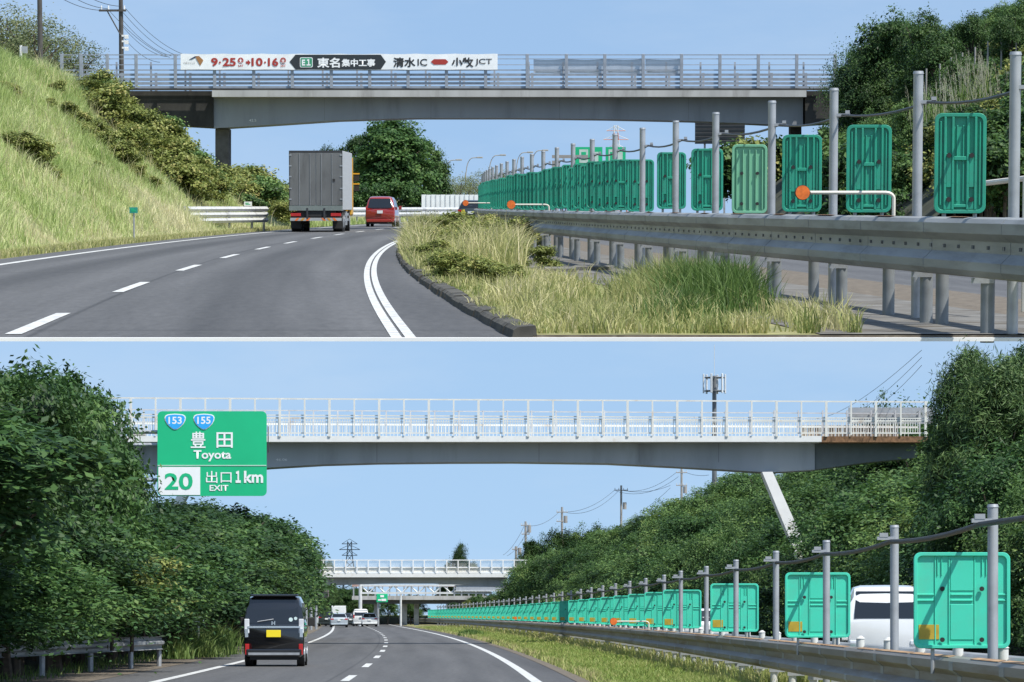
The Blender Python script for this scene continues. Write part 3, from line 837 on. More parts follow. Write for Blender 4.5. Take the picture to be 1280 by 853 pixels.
solo('cable', MB().tube(pts, .016, 6).mesh('cable', True), DARK, 'dark sagging cable strung between the poles of the upper median', 'cable')

def panel_meshes(w, h, kind):
    """moulded plastic screen with a rim, two ribbed columns, a cross bar and bolts"""
    mb = MB(); r = .07
    mb.prism(rounded(-w / 2, w / 2, 0, h, r), -.02, .02)
    rim_o, rim_i = rounded(-w / 2, w / 2, 0, h, r), rounded(-w / 2 + .035, w / 2 - .035, .035, h - .035, r * .7)
    n = len(rim_o)
    vs = [(a, -.021, b) for a, b in rim_o] + [(a, -.05, b) for a, b in rim_o] + [(a, -.05, b) for a, b in rim_i] + [(a, -.021, b) for a, b in rim_i]
    fs = []
    for k in range(n):
        j = (k + 1) % n
        for q in range(3): fs.append((q * n + k, q * n + j, (q + 1) * n + j, (q + 1) * n + k))
    mb.add(vs, fs)
    if kind == 'ribbed':
        for s in (-1, 1):
            x = s * w * .22
            for a, b in ((.035, .30 * h), (.30 * h, .53 * h), (.53 * h, h - .035)):
                mb.bb(x - .05, x - .026, -.052, -.02, a, b); mb.bb(x + .026, x + .05, -.052, -.02, a, b)
            mb.bb(x - .026, x + .026, -.045, -.02, .26 * h, .60 * h)
            mb.bb(x - .026, x + .026, -.045, -.02, .04, .16 * h)
            mb.bb(s * w * .38 - .008, s * w * .38 + .008, -.04, -.02, .08 * h, .92 * h)
        mb.bb(-w * .22 + .05, w * .22 - .05, -.048, -.02, .53 * h, .57 * h)
        mb.bb(-w * .22 + .05, w * .22 - .05, -.048, -.02, .06 * h, .09 * h)
        for x in (-.03, .03): mb.bb(x - .008, x + .008, -.036, -.02, .12 * h, .88 * h)
    elif kind == 'faded':
        for k in range(5):
            x = -w * .36 + k * w * .18
            mb.bb(x - .008, x + .008, -.05, -.02, .05 * h, .92 * h)
    else:
        for s in (-1, 1):
            x = s * w * .205
            mb.bb(x - .075, x - .062, -.032, -.02, .04, h - .04); mb.bb(x + .062, x + .075, -.032, -.02, .04, h - .04)
            mb.bb(x + s * .005 - .005, x + s * .005 + .005, -.034, -.02, .76 * h, h - .05)
            mb.bb(x + s * .045 - .005, x + s * .045 + .005, -.034, -.02, .76 * h, h - .05)
        for z in (.5 * h, .56 * h):
            for a, b in ((-w / 2 + .03, -w * .29), (-w * .115, w * .115), (w * .29, w / 2 - .03)): mb.bb(a, b, -.034, -.02, z - .009, z + .009)
        mb.bb(-w * .12, w * .12, -.028, -.02, h * .09, h * .46); mb.bb(-w * .12, w * .12, -.028, -.02, h * .6, h * .93)
    bolts = []
    bx = w * (.22 if kind != 'square' else .205)
    bz = (.14 * h, .58 * h) if kind != 'square' else (.09 * h, .62 * h)
    for s in (-1, 1):
        for z in bz:
            bolts.append((s * bx, -.052, z))
    legs = MB()
    for s in (-1, 1): legs.tube([(s * w * .3, .02, -.25), (s * w * .3, .02, .1)], .02, 8)
    cm = bevel(mb.mesh('panel'), .004, 1)
    return cm, bolts, legs.mesh('legs')
PW, PH = .5, .97
BOLT = MB().disc((0, 0, 0), .024, .022, 10).mesh('bolt')
PM = {k: panel_meshes(PW, PH, k) for k in ('ribbed', 'faded')}
def make_panel(ms, m, loc, rz, label, group, sticker=None):
    t = thing('glare_panel', label, 'glare panel', loc, rz, group)
    part('screen', ms[0], m, t)
    for b_ in ms[1]: part('bolt', BOLT, BLACK, t).location = b_
    part('bracket', ms[2], GALV, t)
    if sticker is not None: part('sticker', sticker, YELLOW, t)
    return t
pp = None
cent = [39.2, 44.8, 51.0, 57.0] + [63.2 + 6 * i for i in range(24)]
cpx = [1200, 1086, 1002.5, 937, 884, 839.5, 801]
prev = None
for i, d in enumerate(cent):
    x = PU(cpx[i], 205, d).x if i < len(cpx) else float(POLE(d)) + .05
    faded = (i == 3)
    rz = -.05 - .02 * (i % 3) if i < 7 else -.12
    lab = ('faded pale green glare panel' if faded else 'dark green ribbed glare panel') + (' on the upper median, %s of the row' % ORD[i] if i < 10 else ' far down the tight row on the upper median')
    if pp is None:
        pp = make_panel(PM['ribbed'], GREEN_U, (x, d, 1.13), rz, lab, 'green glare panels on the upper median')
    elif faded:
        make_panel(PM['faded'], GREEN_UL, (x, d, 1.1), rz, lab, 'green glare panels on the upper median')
    else: dup(pp, (x, d, 1.13 + (random.uniform(-.04, .03) if i > 4 else 0)), rz + (random.uniform(-.2, .1) if i > 6 else 0), None, lab)
    if 6 <= i:      # the row closes up in the distance: a second panel per bay
        for q in (2.0, 4.0):
            dup(pp, (float(POLE(d + q)) + .05, d + q, 1.13 + random.uniform(-.05, .04)), random.uniform(-.35, .1), None, 'dark green ribbed glare panel far down the tight row on the upper median')

# orange delineators on bent pipes
def delineator(x, d, ztop, run, label, rad=.075):
    t = thing('delineator', label, 'delineator', (x, d, ztop), 0, 'orange reflectors on bent pipes')
    pts = [(run, 0, -.3), (run, 0, -.06)] + [(run - .09 + .09 * math.cos(a), 0, -.06 + .06 * math.sin(a)) for a in np.linspace(.3, 1.57, 4)] + [(.08, 0, .0)]
    part('pipe', MB().tube(pts, .02, 8).mesh('pipe', True), CREAM, t)
    b = part('reflector', MB().disc((0, -.03, 0), rad, .05, 20).mesh('reflector'), ORANGE, t)
    part('rim', MB().disc((0, .002, 0), rad * 1.08, .03, 20).disc((.07, -.0, 0), .02, .06, 8).mesh('rim'), DARK, t)
    return t
for px, py, D, run, lab in [(1003, 241, 44, 1.0, 'large orange round reflector on a bent pipe, nearest on the upper guardrail'), (639, 256, 96, .9, 'middle orange round reflector on a bent pipe above the upper guardrail'), (582, 254, 140, .9, 'orange reflector on a pipe at the far left end of the upper guardrail')]:
    p = PU(px, py, D); delineator(p.x, D, p.z, run, lab, .077 if D < 60 else .1)
p = PU(579, 270, 125)
solo('marker_post', MB().tube([(0, 0, 0), (0, 0, 1.05)], .05, 8).box((0, -.03, .9), (.13, .03, .2)).mesh('marker_post'), mat('post_yellow', (.5, .42, .04), .6), 'yellow marker post at the far end of the upper guardrail', 'post', (p.x, 125, .05))
# horizontal pipe barrier at the right edge
t = thing('pipe_barrier', 'horizontal steel pipe barrier behind the nearest green panel', 'barrier', (0, 0, 0))
a, b = PU(1225, 230, 44), PU(1300, 221, 42)
part('pipe', MB().tube([a, b], .03, 8).mesh('pipe', True), CREAM, t); part('post', MB().tube([(b.x - .15, b.y, .1), (b.x - .15, b.y, b.z)], .03, 8).mesh('post', True), CREAM, t)

# ----------------------------------------------------------------- upper bridge
BD = 211.0
B = lambda px, py: (PU(px, py or 100, BD).x, PU(640, py or 100, BD).z)
br = thing('overpass', 'grey road overpass with a railing and banner across the upper road', 'bridge', (B(640, 113)[0], BD, 0))
bo = br.location.copy()
def BP(L): return [(B(x, y)[0] - bo.x, B(x, y)[1]) for x, y in L]
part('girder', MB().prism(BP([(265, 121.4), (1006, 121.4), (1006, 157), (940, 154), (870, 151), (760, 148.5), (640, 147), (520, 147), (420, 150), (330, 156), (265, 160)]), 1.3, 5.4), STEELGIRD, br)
for q in (404, 538, 700, 862): part('joint', MB().bb(B(q, 0)[0] - bo.x - .012, B(q, 0)[0] - bo.x + .012, 1.292, 1.3, B(0, 148 if 420 < q < 760 else 150)[1], B(0, 121.5)[1]), mat('joint_grey', (.2, .21, .22), .7), br)
part('deck', MB().prism(BP([(265, 113), (1008, 113), (1008, 121.3), (265, 121.3)]), 0.0, 6.5), FASCIA, br)
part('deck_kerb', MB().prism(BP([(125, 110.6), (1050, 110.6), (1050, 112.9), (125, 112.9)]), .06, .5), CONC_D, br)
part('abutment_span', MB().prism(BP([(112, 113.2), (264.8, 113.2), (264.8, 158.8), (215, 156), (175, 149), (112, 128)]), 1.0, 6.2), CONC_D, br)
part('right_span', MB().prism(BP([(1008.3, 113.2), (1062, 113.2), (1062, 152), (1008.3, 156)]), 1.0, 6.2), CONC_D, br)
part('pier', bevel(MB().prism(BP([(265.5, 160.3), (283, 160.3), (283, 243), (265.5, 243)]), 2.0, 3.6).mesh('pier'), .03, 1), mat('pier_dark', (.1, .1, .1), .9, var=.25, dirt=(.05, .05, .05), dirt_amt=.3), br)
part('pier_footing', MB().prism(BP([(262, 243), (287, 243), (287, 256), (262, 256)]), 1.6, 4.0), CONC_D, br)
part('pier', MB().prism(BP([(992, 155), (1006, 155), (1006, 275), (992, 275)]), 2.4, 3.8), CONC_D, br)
part('bridge_number', text_mesh('bridge_number', '42.5', *[B(v, 0)[0] - bo.x for v in (309, 318)], B(0, 151.5)[1], B(0, 148.5)[1]), CONC_W, br).location = (0, 1.29, 0)
rp = [77, 101, 134, 170, 219, 268, 317, 365, 414, 462, 510, 558, 607, 659, 708, 756, 804, 852, 900, 948, 996, 1044]
zt_, zb_ = B(0, 67.5)[1], B(0, 110.5)[1]
pm = bevel(MB().bb(-.085, .085, -.06, .06, zb_, zt_).mesh('railing_post'), .012, 1)
for p in rp:
    o = part('railing_post', pm, RAILBLUE, br); o.location = (B(p, 0)[0] - bo.x, .15, 0)
def hrail(y0, th, dep, off, x0=77, x1=1046, nm='rail', m=RAILBLUE):
    z = B(0, y0)[1]
    part(nm, MB().bb(B(x0, 0)[0] - bo.x, B(x1, 0)[0] - bo.x, off - dep / 2, off + dep / 2, z - th / 2, z + th / 2), m, br)
for y0, th in ((68.6, .05), (73.6, .035), (87.6, .06), (93.4, .12), (98.8, .12), (104.0, .11), (109.2, .13)):
    hrail(y0, th, .05, .29)
pb = MB().bb(-.07, .07, -.05, .05, zb_, zb_ + 1.0).mesh('back_post')
for i in range(44):
    px = 90 + i * 22.0
    if i % 2: continue
    o = part('back_post', pb, RAILBLUE, br); o.location = (B(px + 4, 0)[0] - bo.x, 6.2, 0)
pb2 = MB().bb(-.05, .05, -.04, .04, zb_, zt_ - .2).mesh('back_fence_post')
for i in range(22):
    o = part('back_fence_post', pb2, RAILBLUE, br); o.location = (B(87 + i * 44.2, 0)[0] - bo.x, 6.3, 0)
for y0, th in ((76, .04), (95.5, .1), (100.5, .1), (106, .1)): hrail(y0, th, .05, 6.2, nm='back_rail')

# banner (hangs on the railing): one strip of slightly rumpled cloth with its print as thin sheets
bn = thing('banner', 'long white banner with black arrow panel and red dates on the overpass railing', 'banner', (B(424, 0)[0], BD, 0))
bx = bn.location.x
def nb(px): return B(px, 0)[0] - bx
def wav(x, z): return .006 * math.sin(x * 1.9 + z * 2) * math.sin(x * .53 + 1) + .004 * math.sin(x * 4.1 - z * 5)
def cloth(x0, x1, z0, z1, n=100, k=6, off=0, sag=.05):
    P3 = np.zeros((k, n, 3))
    for a in range(k):
        for b in range(n):
            x = x0 + (x1 - x0) * b / (n - 1); z = z0 + (z1 - z0) * a / (k - 1)
            e = abs(math.sin(x * 1.55)) * sag * (a / (k - 1)) + abs(math.sin(x * 1.55 + .6)) * sag * .7 * (1 - a / (k - 1))
            P3[a, b] = (x, wav(x, z) + off, z - e * (1 if a > k / 2 else -1) * .6)
    return P3
BANW = mat('banner_cloth', (.84, .86, .85), .7, var=.05, bump=.2, bscale=3)
BANK = mat('banner_black', (.022, .03, .035), .6, var=.1)
INKR = mat('ink_red', (.38, .035, .025), .6, var=.05)
INKK = mat('ink_black', (.02, .022, .025), .6, var=.05)
cl = gridmesh('cloth', cloth(nb(226), nb(622), B(0, 87.5)[1], B(0, 67.3)[1], 220, 8))
part('cloth', cl, BANW, bn)
def print_(s, x0, x1, y0, y1, m, bold=.02, off=-.018, nm='lettering', keep=False):
    o = part(nm, text_mesh(nm, s, nb(x0), nb(x1), B(0, y1)[1], B(0, y0)[1], bold, keep), m, bn)
    o.location = (0, off, 0); return o
part('arrow_panel', MB().prism([(nb(x), B(0, y)[1]) for x, y in [(362, 77.5), (369.5, 68.6), (476, 68.6), (482.5, 77.5), (476, 87), (369.5, 87)]], -.0145, -.0115), BANK, bn)
print_('9', 264, 272.5, 72.5, 83, INKR, .035); print_('25', 278.5, 295, 72.5, 83, INKR, .035)
print_('10', 314.5, 328.5, 72.5, 83, INKR, .035); print_('16', 335, 348, 72.5, 83, INKR, .035)
print_('・', 273.6, 276.6, 77, 79.5, INKR, .03, keep=True); print_('・', 330, 333, 77, 79.5, INKR, .03, keep=True)
for x in (301, 354):
    part('day_badge', MB().disc((nb(x), -.019, B(0, 75.8)[1]), .15, .01, 20), INKR, bn)
    print_('土', x - 2.4, x + 2.4, 73.5, 78.3, BANW, .03, -.028); print_('SAT', x - 3.2, x + 3.2, 81, 83.8, INKR, .02)
part('date_arrow', MB().prism([(nb(x), B(0, y)[1]) for x, y in [(307.5, 77), (310, 77), (310, 74.8), (313.5, 78.4), (310, 82), (310, 79.8), (307.5, 79.8)]], -.0195, -.0165), INKR, bn)
part('route_badge', MB().prism(rounded(nb(375), nb(391), B(0, 84.5)[1], B(0, 72)[1], .07), -.0195, -.0165), SIGNW, bn)
part('route_badge', MB().prism(rounded(nb(375.8), nb(390.2), B(0, 83.7)[1], B(0, 72.8)[1], .06), -.0245, -.0215), mat('badge_green', (.04, .3, .16), .6), bn)
print_('E１', 377.5, 388.5, 74.2, 82.2, SIGNW, .04, -.029)
print_('東名', 396.5, 425, 72.3, 84.8, SIGNW, .03); print_('集中工事', 427, 469, 73.8, 83.6, SIGNW, .03)
print_('清水', 491.5, 519.5, 72, 84.2, INKK, .03); print_('IC', 522, 534, 73.8, 82.4, INKK, .01)
part('range_arrow', MB().prism([(nb(x), B(0, y)[1]) for x, y in [(538.5, 77.5), (542.5, 74.2), (557, 74.2), (560.5, 77.5), (557, 81), (542.5, 81)]], -.0195, -.0165), INKR, bn)
print_('小牧', 564.5, 592, 72, 84.2, INKK, .03); print_('JCT', 594, 615, 73.6, 82.2, INKK, .01)
part('emblem', MB().prism([(nb(x), B(0, y)[1]) for x, y in [(236, 75), (244, 70.5), (247.5, 70.8), (240, 74.5)]], -.0195, -.0165), mat('emblem_navy', (.03, .05, .1), .6), bn)
part('emblem', MB().prism([(nb(x), B(0, y)[1]) for x, y in [(244, 70.5), (249, 70.3), (254.5, 75.6), (250.5, 82.5)]], -.0195, -.0165), mat('emblem_brown', (.35, .17, .06), .6), bn)
print_('NEXCO', 230, 244, 77.6, 80, mat('ink_grey', (.4, .4, .4), .6), 0)
# grey netting on the railing
nt_ = thing('netting', 'translucent grey netting sheet tied to the overpass railing right of the banner', 'netting', (B(757, 0)[0], BD, 0))
NETM = mat('net_grey', (.33, .35, .37), .7, var=.15, scale=2)
_b = NETM.node_tree.nodes['Principled BSDF']; _b.inputs['Alpha'].default_value = .72
for a, b in ((667, 706), (710, 754), (758, 803), (807, 851)):
    x0, x1 = B(a, 0)[0] - nt_.location.x, B(b, 0)[0] - nt_.location.x
    P3 = cloth(x0, x1, B(0, 92)[1], B(0, 73.5)[1], 24, 7, .38, .08)
    part('sheet', gridmesh('sheet', P3), NETM, nt_)
    P4 = cloth(x0 + .1, x1 - .2, B(0, 92)[1], B(0, 88.5)[1], 24, 3, .33, .06); part('hem', gridmesh('hem', P4), mat('net_hem', (.55, .57, .58), .6), nt_)

# ----------------------------------------------------------------- vehicles
def wheel(parent, x, y, r, w):
    o = part('wheel', MB().disc((0, 0, 0), r, w, 20, 'x').mesh('wheel'), TYRE, parent)
    o.location = (x, y, r)
    s = 1 if x > 0 else -1
    part('rim', MB().disc((s * (w / 2), 0, 0), r * .62, .03, 14, 'x').mesh('rim'), RIM, o)
def body_rings(secs):
    out = []
    for y, zb, zbelt, zt, w, wr in secs:
        h = [(w * .86, zb), (w * .985, zb + .1), (w, zb + (zbelt - zb) * .5), (w * .99, zbelt), (wr + (w - wr) * .3, zbelt + (zt - zbelt) * .72), (wr - .05, zt - .045), (wr * .75, zt - .008), (0, zt)]
        out.append([(a, y, b) for a, b in h] + [(-a, y, b) for a, b in h[-2::-1]])
    return out
def car(name, label, cat, loc, rz, W_, H, L, style, paint, group=None, plate=PLATE_W, detail=None, front=False):
    t = thing(name, label, cat, loc, rz, group)
    w = W_ / 2
    if style == 'van':      # tall box with a nearly upright tail
        secs = [(0, .32, .55 * H, .58 * H, w * .97, w * .93), (.04, .24, .56 * H, .66 * H, w, w * .95), (.1, .22, .56 * H, .88 * H, w, w * .9), (.2, .2, .56 * H, .975 * H, w, w * .88), (.5, .2, .56 * H, H, w, w * .87), (L * .62, .2, .55 * H, .995 * H, w, w * .87), (L * .72, .2, .55 * H, .93 * H, w, w * .86), (L * .88, .2, .54 * H, .58 * H, w, w * .9), (L * .97, .22, .46 * H, .48 * H, w * .95, w * .85), (L, .3, .36 * H, .38 * H, w * .88, w * .8)]
        rw = ((.03, .60 * H), (.16, .925 * H), w * .84, w * .78)
    elif style == 'minivan':
        secs = [(0, .34, .52 * H, .55 * H, w * .95, w * .9), (.06, .26, .55 * H, .62 * H, w, w * .93), (.22, .22, .56 * H, .8 * H, w, w * .86), (.42, .2, .56 * H, .965 * H, w, w * .8), (.7, .2, .56 * H, H, w, w * .79), (L * .6, .2, .54 * H, .985 * H, w, w * .78), (L * .7, .2, .53 * H, .84 * H, w, w * .8), (L * .82, .2, .52 * H, .58 * H, w, w * .88), (L * .96, .22, .44 * H, .47 * H, w * .93, w * .8), (L, .3, .34 * H, .37 * H, w * .85, w * .75)]
        rw = ((.03, .62 * H), (.31, .925 * H), w * .84, w * .69)
    else:                   # sedan or hatch
        bt = .62 if style == 'hatch' else .64
        tail = [(0, .32, .56 * H, .6 * H, w * .94, w * .9), (.07, .24, .6 * H, .655 * H, w, w * .92)]
        if style == 'sedan': tail += [(.45, .2, .6 * H, .69 * H, w, w * .86), (.95, .2, .6 * H, .94 * H, w, w * .72), (1.25, .2, .6 * H, H, w, w * .7)]
        else: tail += [(.22, .2, .6 * H, .78 * H, w, w * .83), (.5, .2, .6 * H, .965 * H, w, w * .74), (.85, .2, .6 * H, H, w, w * .73)]
        secs = tail + [(L * .55, .2, .58 * H, .985 * H, w, w * .7), (L * .64, .2, .57 * H, .84 * H, w, w * .76), (L * .74, .2, .56 * H, .63 * H, w, w * .86), (L * .95, .22, .5 * H, .53 * H, w * .94, w * .8), (L, .3, .4 * H, .43 * H, w * .86, w * .76)]
        rw = ((.5, .705 * H), (.93, .93 * H), w * .8, w * .66) if style == 'sedan' else ((.12, .68 * H), (.47, .945 * H), w * .83, w * .68)
    part('body', MB().rings(body_rings(secs)).mesh('body', True), paint, t)
    (y0, z0), (y1, z1), a, b = rw
    e = .03
    part('rear_window', MB().add([(-a, y0 - e, z0), (a, y0 - e, z0), (b, y1 - e, z1), (-b, y1 - e, z1), (-a, y0 + e, z0), (a, y0 + e, z0), (b, y1 + e, z1), (-b, y1 + e, z1)], [(0, 1, 2, 3), (7, 6, 5, 4), (0, 4, 5, 1), (1, 5, 6, 2), (2, 6, 7, 3), (3, 7, 4, 0)]), GLASS, t)
    for s in (-1, 1):
        zb_ = .58 * H if style in ('van', 'minivan') else .63 * H
        wa, wb = w * 1.0, w * (.93 if style == 'van' else .86)
        for ya, yb in ((y1 + .25, L * .36), (L * .37, L * .62)):
            part('side_window', MB().rings([[(s * (wa - .015), ya, zb_), (s * (wb - .01), ya, .88 * H), (s * (wb - .06), ya, .88 * H), (s * (wa - .07), ya, zb_)], [(s * (wa - .015), yb + .12, zb_), (s * (wb - .01), yb, .88 * H), (s * (wb - .06), yb, .88 * H), (s * (wa - .07), yb + .12, zb_)]]), GLASS, t)
        for yy in (.62, L - .75): wheel(t, s * (w - .1), yy, .29 if W_ < 1.6 else .32, .18)
        if style == 'van' and detail != 'clear': part('tail_lamp', bevel(MB().bb(s * w * .82, s * w * .985, -.02, .1, .46 * H, .66 * H).mesh('tail_lamp'), .015), LAMP_C if detail else LAMP_R, t)
        elif style == 'van': part('headlamp', bevel(MB().bb(s * .55, s * .85, -.03, .04, .55, .66).mesh('headlamp'), .02), LAMP_C, t)
        elif style == 'minivan': part('tail_lamp', MB().prism([(s * w * .5, .57 * H), (s * w * .97, .55 * H), (s * w * .98, .66 * H), (s * w * .86, .62 * H)], -.0, .12), LAMP_R, t)
        else: part('tail_lamp', MB().prism([(s * w * .6, .54 * H), (s * w * .96, .52 * H), (s * w * .99, .61 * H), (s * w * .66, .62 * H)], -.015, .12), LAMP_R, t)
        mr = part('mirror', bevel(MB().bb(s * w * 1.02, s * (w * 1.02 + .18), L * .66, L * .66 + .1, .56 * H, .68 * H).mesh('mirror'), .02), paint if detail != 'kei' else BLACK, t)
    part('bumper', bevel(MB().bb(-w * .93, w * .93, -.06, .14, .27, .43).mesh('bumper'), .03), paint, t)
    part('undertray', MB().bb(-w * .8, w * .8, .06, L * .9, .16, .28), BLACK, t)
    part('number_plate', MB().bb(-.165, .165, -.075, -.05, (.44 if style != 'van' else .45) * H if detail != 'clear' else .38, (.44 * H if detail != 'clear' else .36) + .17), plate, t)
    return t

# ---- upper: box truck
tp = GU(401, 289.7); TD = 188.0
X0 = PU(395, 289, TD).x
tr = thing('box_truck', 'grey aluminium box truck seen from behind under the upper bridge', 'truck', (X0, TD, 0), -.008)
ALU_SHADE = mat('truck_aluminium_shade', (.145, .15, .15), .6, .15, var=.12, scale=1.2, dirt=(.075, .075, .073), dirt_amt=.35, dscale=.8, stretch=(2, 2, .6))  # aluminium of the rear doors, darkened: the shade on the truck's back is in the colour
ALUS = mat('truck_side_panel', (.55, .56, .56), .45, .3, var=.05, scale=2, stretch=(1, .3, 8))
tw, t0_, t1_ = 1.25, 1.02, 3.78
part('cargo_box', bevel(MB().bb(-tw, tw, .04, 9.4, t0_, t1_).mesh('cargo_box'), .02, 1), ALUS, tr)
for s in (-1, 1):
    d = part('rear_door', bevel(MB().bb(s * .012, s * (tw - .03), -.01, .035, t0_ + .22, t1_ - .09).mesh('rear_door'), .008, 1), ALU_SHADE, tr)
    for q in (.2, .62):
        part('lock_rod', MB().tube([(s * q * 1.9 * .62 + s * .03, -.03, t0_ + .1), (s * q * 1.9 * .62 + s * .03, -.03, t1_ - .12)], .01, 6), GALV, d)
    for z in (1.5, 2.0, 2.55, 3.05, 3.55): part('hinge', MB().bb(s * (tw - .12), s * (tw + .01), -.03, .0, z, z + .05), GALV, d)
part('door_frame', MB().bb(-tw, tw, -.015, .04, t1_ - .085, t1_ + .005).bb(-tw, -tw + .028, -.015, .04, t0_ + .2, t1_ - .086).bb(tw - .028, tw, -.015, .04, t0_ + .2, t1_ - .086), DARK, tr)
part('vent', MB().bb(.75, .9, -.03, -.012, 2.35, 2.47), BLACK, tr)
part('sill', MB().bb(-tw, tw, -.04, .04, t0_ - .02, t0_ + .2), mat('sill_green', (.16, .19, .18), .6), tr)
part('chassis', MB().bb(-.9, .9, .1, 9.3, .62, 1.0).bb(-.5, .5, .02, .2, .72, 1.0), BLACK, tr)
part('rear_bar', MB().bb(-1.2, 1.2, -.05, .06, .52, .66), mat('bar_grey', (.35, .36, .36), .6), tr)
for s in (-1, 1):
    for k in range(3):
        part('hazard_stripe', MB().prism([(s * (.35 + k * .26), .53), (s * (.47 + k * .26), .53), (s * (.37 + k * .26), .65), (s * (.25 + k * .26), .65)], -.056, -.051), ORANGE if k % 2 == 0 else mat('stripe_amber', (.5, .25, .03), .6), tr)
    part('tail_lamp', MB().bb(s * .7, s * 1.18, -.03, .03, .74, .88), LAMP_R, tr)
    part('stay', MB().bb(s * .36, s * .44, -.06, .0, .6, 1.12), DARK, tr)
    for y in (1.3, 2.6, 7.6):
        wheel(tr, s * .98, y, .48, .46)
    part('side_guard', MB().bb(s * 1.16, s * 1.2, 3.3, 6.8, .5, .62).bb(s * 1.16, s * 1.2, 3.3, 6.8, .75, .87).bb(s * 1.16, s * 1.2, .3, 2.2, .98, 1.01), GALV, tr)
    part('mudguard', MB().bb(s * .74, s * 1.22, .66, .7, .16, .74), BLACK, tr)
part('tool_box', MB().bb(.95, 1.22, 4.2, 5.0, .3, .95), GALV, tr)
part('cab', bevel(MB().bb(-1.2, 1.2, 9.6, 11.7, .7, 2.9).mesh('cab'), .12), mat('truck_yellow', (.65, .34, .02), .4), tr)
part('cab_corner', MB().bb(1.24, 1.29, 9.45, 9.6, 1.2, 3.55), mat('truck_yellow', (.65, .34, .02), .4), tr)
for z in (1.95, 2.45): part('mirror', MB().bb(1.25, 1.5, 11.4, 11.6, z, z + .3), BLACK, tr); part('mirror_arm', MB().bb(1.2, 1.52, 11.38, 11.5, z + .32, z + .38), mat('truck_yellow', (.65, .34, .02), .4), tr)

RED = mat('car_red', (.3, .022, .014), .25, var=.04, coat=1.0)
vd = 236.0; vx = PU(475, 283, vd).x
car('minivan', 'red minivan driving ahead of the grey box truck', 'minivan', (vx, vd, 0), -.045, 1.72, 1.78, 4.5, 'minivan', RED)
cd = 262.0; cx = PU(588, 262, cd).x
DKG = mat('car_dark', (.025, .035, .035), .25, var=.05, coat=1.0)
car('dark_car', 'dark car half hidden behind the far end of the upper guardrail', 'car', (cx, cd, 0), -.12, 1.7, 1.6, 4.2, 'hatch', DKG)

# ---- left guard fence at the pier, small signs
def three_beam(name, label, pts, z0, z1, posts):
    t = thing(name, label, 'guardrail', (0, 0, 0))
    n = 3
    for k in range(n):
        a = z0 + (z1 - z0) * (k + .06) / n; b = z0 + (z1 - z0) * (k + .94) / n
        part('beam', sweep(pts, [(-.02, a), (-.06, a + .25 * (b - a)), (-.1, a + .5 * (b - a)), (-.06, a + .75 * (b - a)), (-.02, b)][::1], .02), mat('beam_white', (.62, .63, .62), .5, .2, var=.12, dirt=(.3, .3, .3), dirt_amt=.25), t)
    for p in posts: part('post', MB().tube([(p[0], p[1], -.1), (p[0], p[1], z1)], .06, 8), GALV, t)
    return t
a = [PU(px, 262, D) for px, D in ((234, 176), (262, 181), (290, 186), (318, 190), (333, 193))]
zt1 = PU(234, 257, 176).z; zb1 = PU(234, 278, 176).z
three_beam('guard_fence', 'white triple beam guard fence beside the left pier of the upper bridge', [(p.x, p.y) for p in a], .42, 1.2, [(p.x - .15, p.y + .3) for p in a])
def small_sign(name, label, px, py, D, w, h, m, zb=0.0, lines=None):
    p = PU(px, py, D) if WORLD == 'U' else PL(px, py, D)
    t = thing(name, label, 'sign', (p.x, D, zb))
    part('plate', MB().bb(-w / 2, w / 2, -.03, 0, p.z - zb - h / 2, p.z - zb + h / 2), m, t)
    part('post', MB().tube([(0, .03, 0), (0, .03, p.z - zb + h / 2)], .03, 8), GALV, t)
    part('lettering', MB().bb(-w * .3, w * .3, -.036, -.031, p.z - zb - h * .2, p.z - zb - h * .05).bb(-w * .35, w * .1, -.036, -.031, p.z - zb + h * .08, p.z - zb + h * .25), SIGNW if m is SIGNG else SIGNG, t)
q = on_slope(167, 272)
small_sign('roadside_sign', 'small green marker sign in the grass at the foot of the left slope', 167, 263, 135, .28, .2, mat('sign_teal', (.02, .25, .2), .5), .05)
small_sign('roadside_sign', 'small white sign behind the white guard fence', 310, 255, 205, .4, .22, SIGNW, .3)

# ---- far side: big trees, white wall, rails, streetlights
def far_tree(key, kind, px, py_top, D, hproto, label, group, base=-.05, ws=1.0, m=None):
    p = PU(px, py_top, D)
    s = (p.z - base) / hproto
    return tree(key, kind, (p.x, D, base), random.random() * 6, (s * ws, s * ws, s), 'tree', label, 'tree', group, m)
far_tree('big1', 'big', 490, 149, 335, 8.0, 'tall dark green tree right of the box truck, beyond the red minivan', None, ws=1.08, m=LEAF_M)
far_tree('big0', 'big', 530, 176, 342, 7.9, 'dark tree with a leaning crown, right half of the tall pair beyond the minivan', None, ws=.62)
far_tree('big0', 'big', 446, 172, 348, 7.9, 'dark tree behind the top right corner of the box truck', None, ws=.6)
far_tree('dark1', 'dark', 410, 178, 360, 6, 'dark treetop just above the roof of the box truck', None, ws=.7)
for i, (px, py) in enumerate([(448, 232), (470, 226), (500, 222), (522, 232), (540, 238)]):
    far_tree('bush%d' % (i % 4), 'bush', px, py, 326, 1.75, 'low bush below the tall dark trees beyond the minivan', 'bushes below the tall trees', ws=.8, m=LEAF_M)
for i, (px, py) in enumerate([(556, 222), (575, 214), (590, 218), (602, 212), (612, 208), (630, 214), (566, 226), (585, 226), (645, 212), (660, 216)]):
    far_tree('sparse%d' % (i % 3), 'sparse', px, py, 420 + 6 * i, 5, 'pale green tree behind the white wall of the upper road', 'pale trees behind the white wall', ws=1.3, m=LEAF_S)
wl_ = thing('sound_wall', 'long white panelled wall on the far bend of the upper road', 'wall', (0, 0, 0))
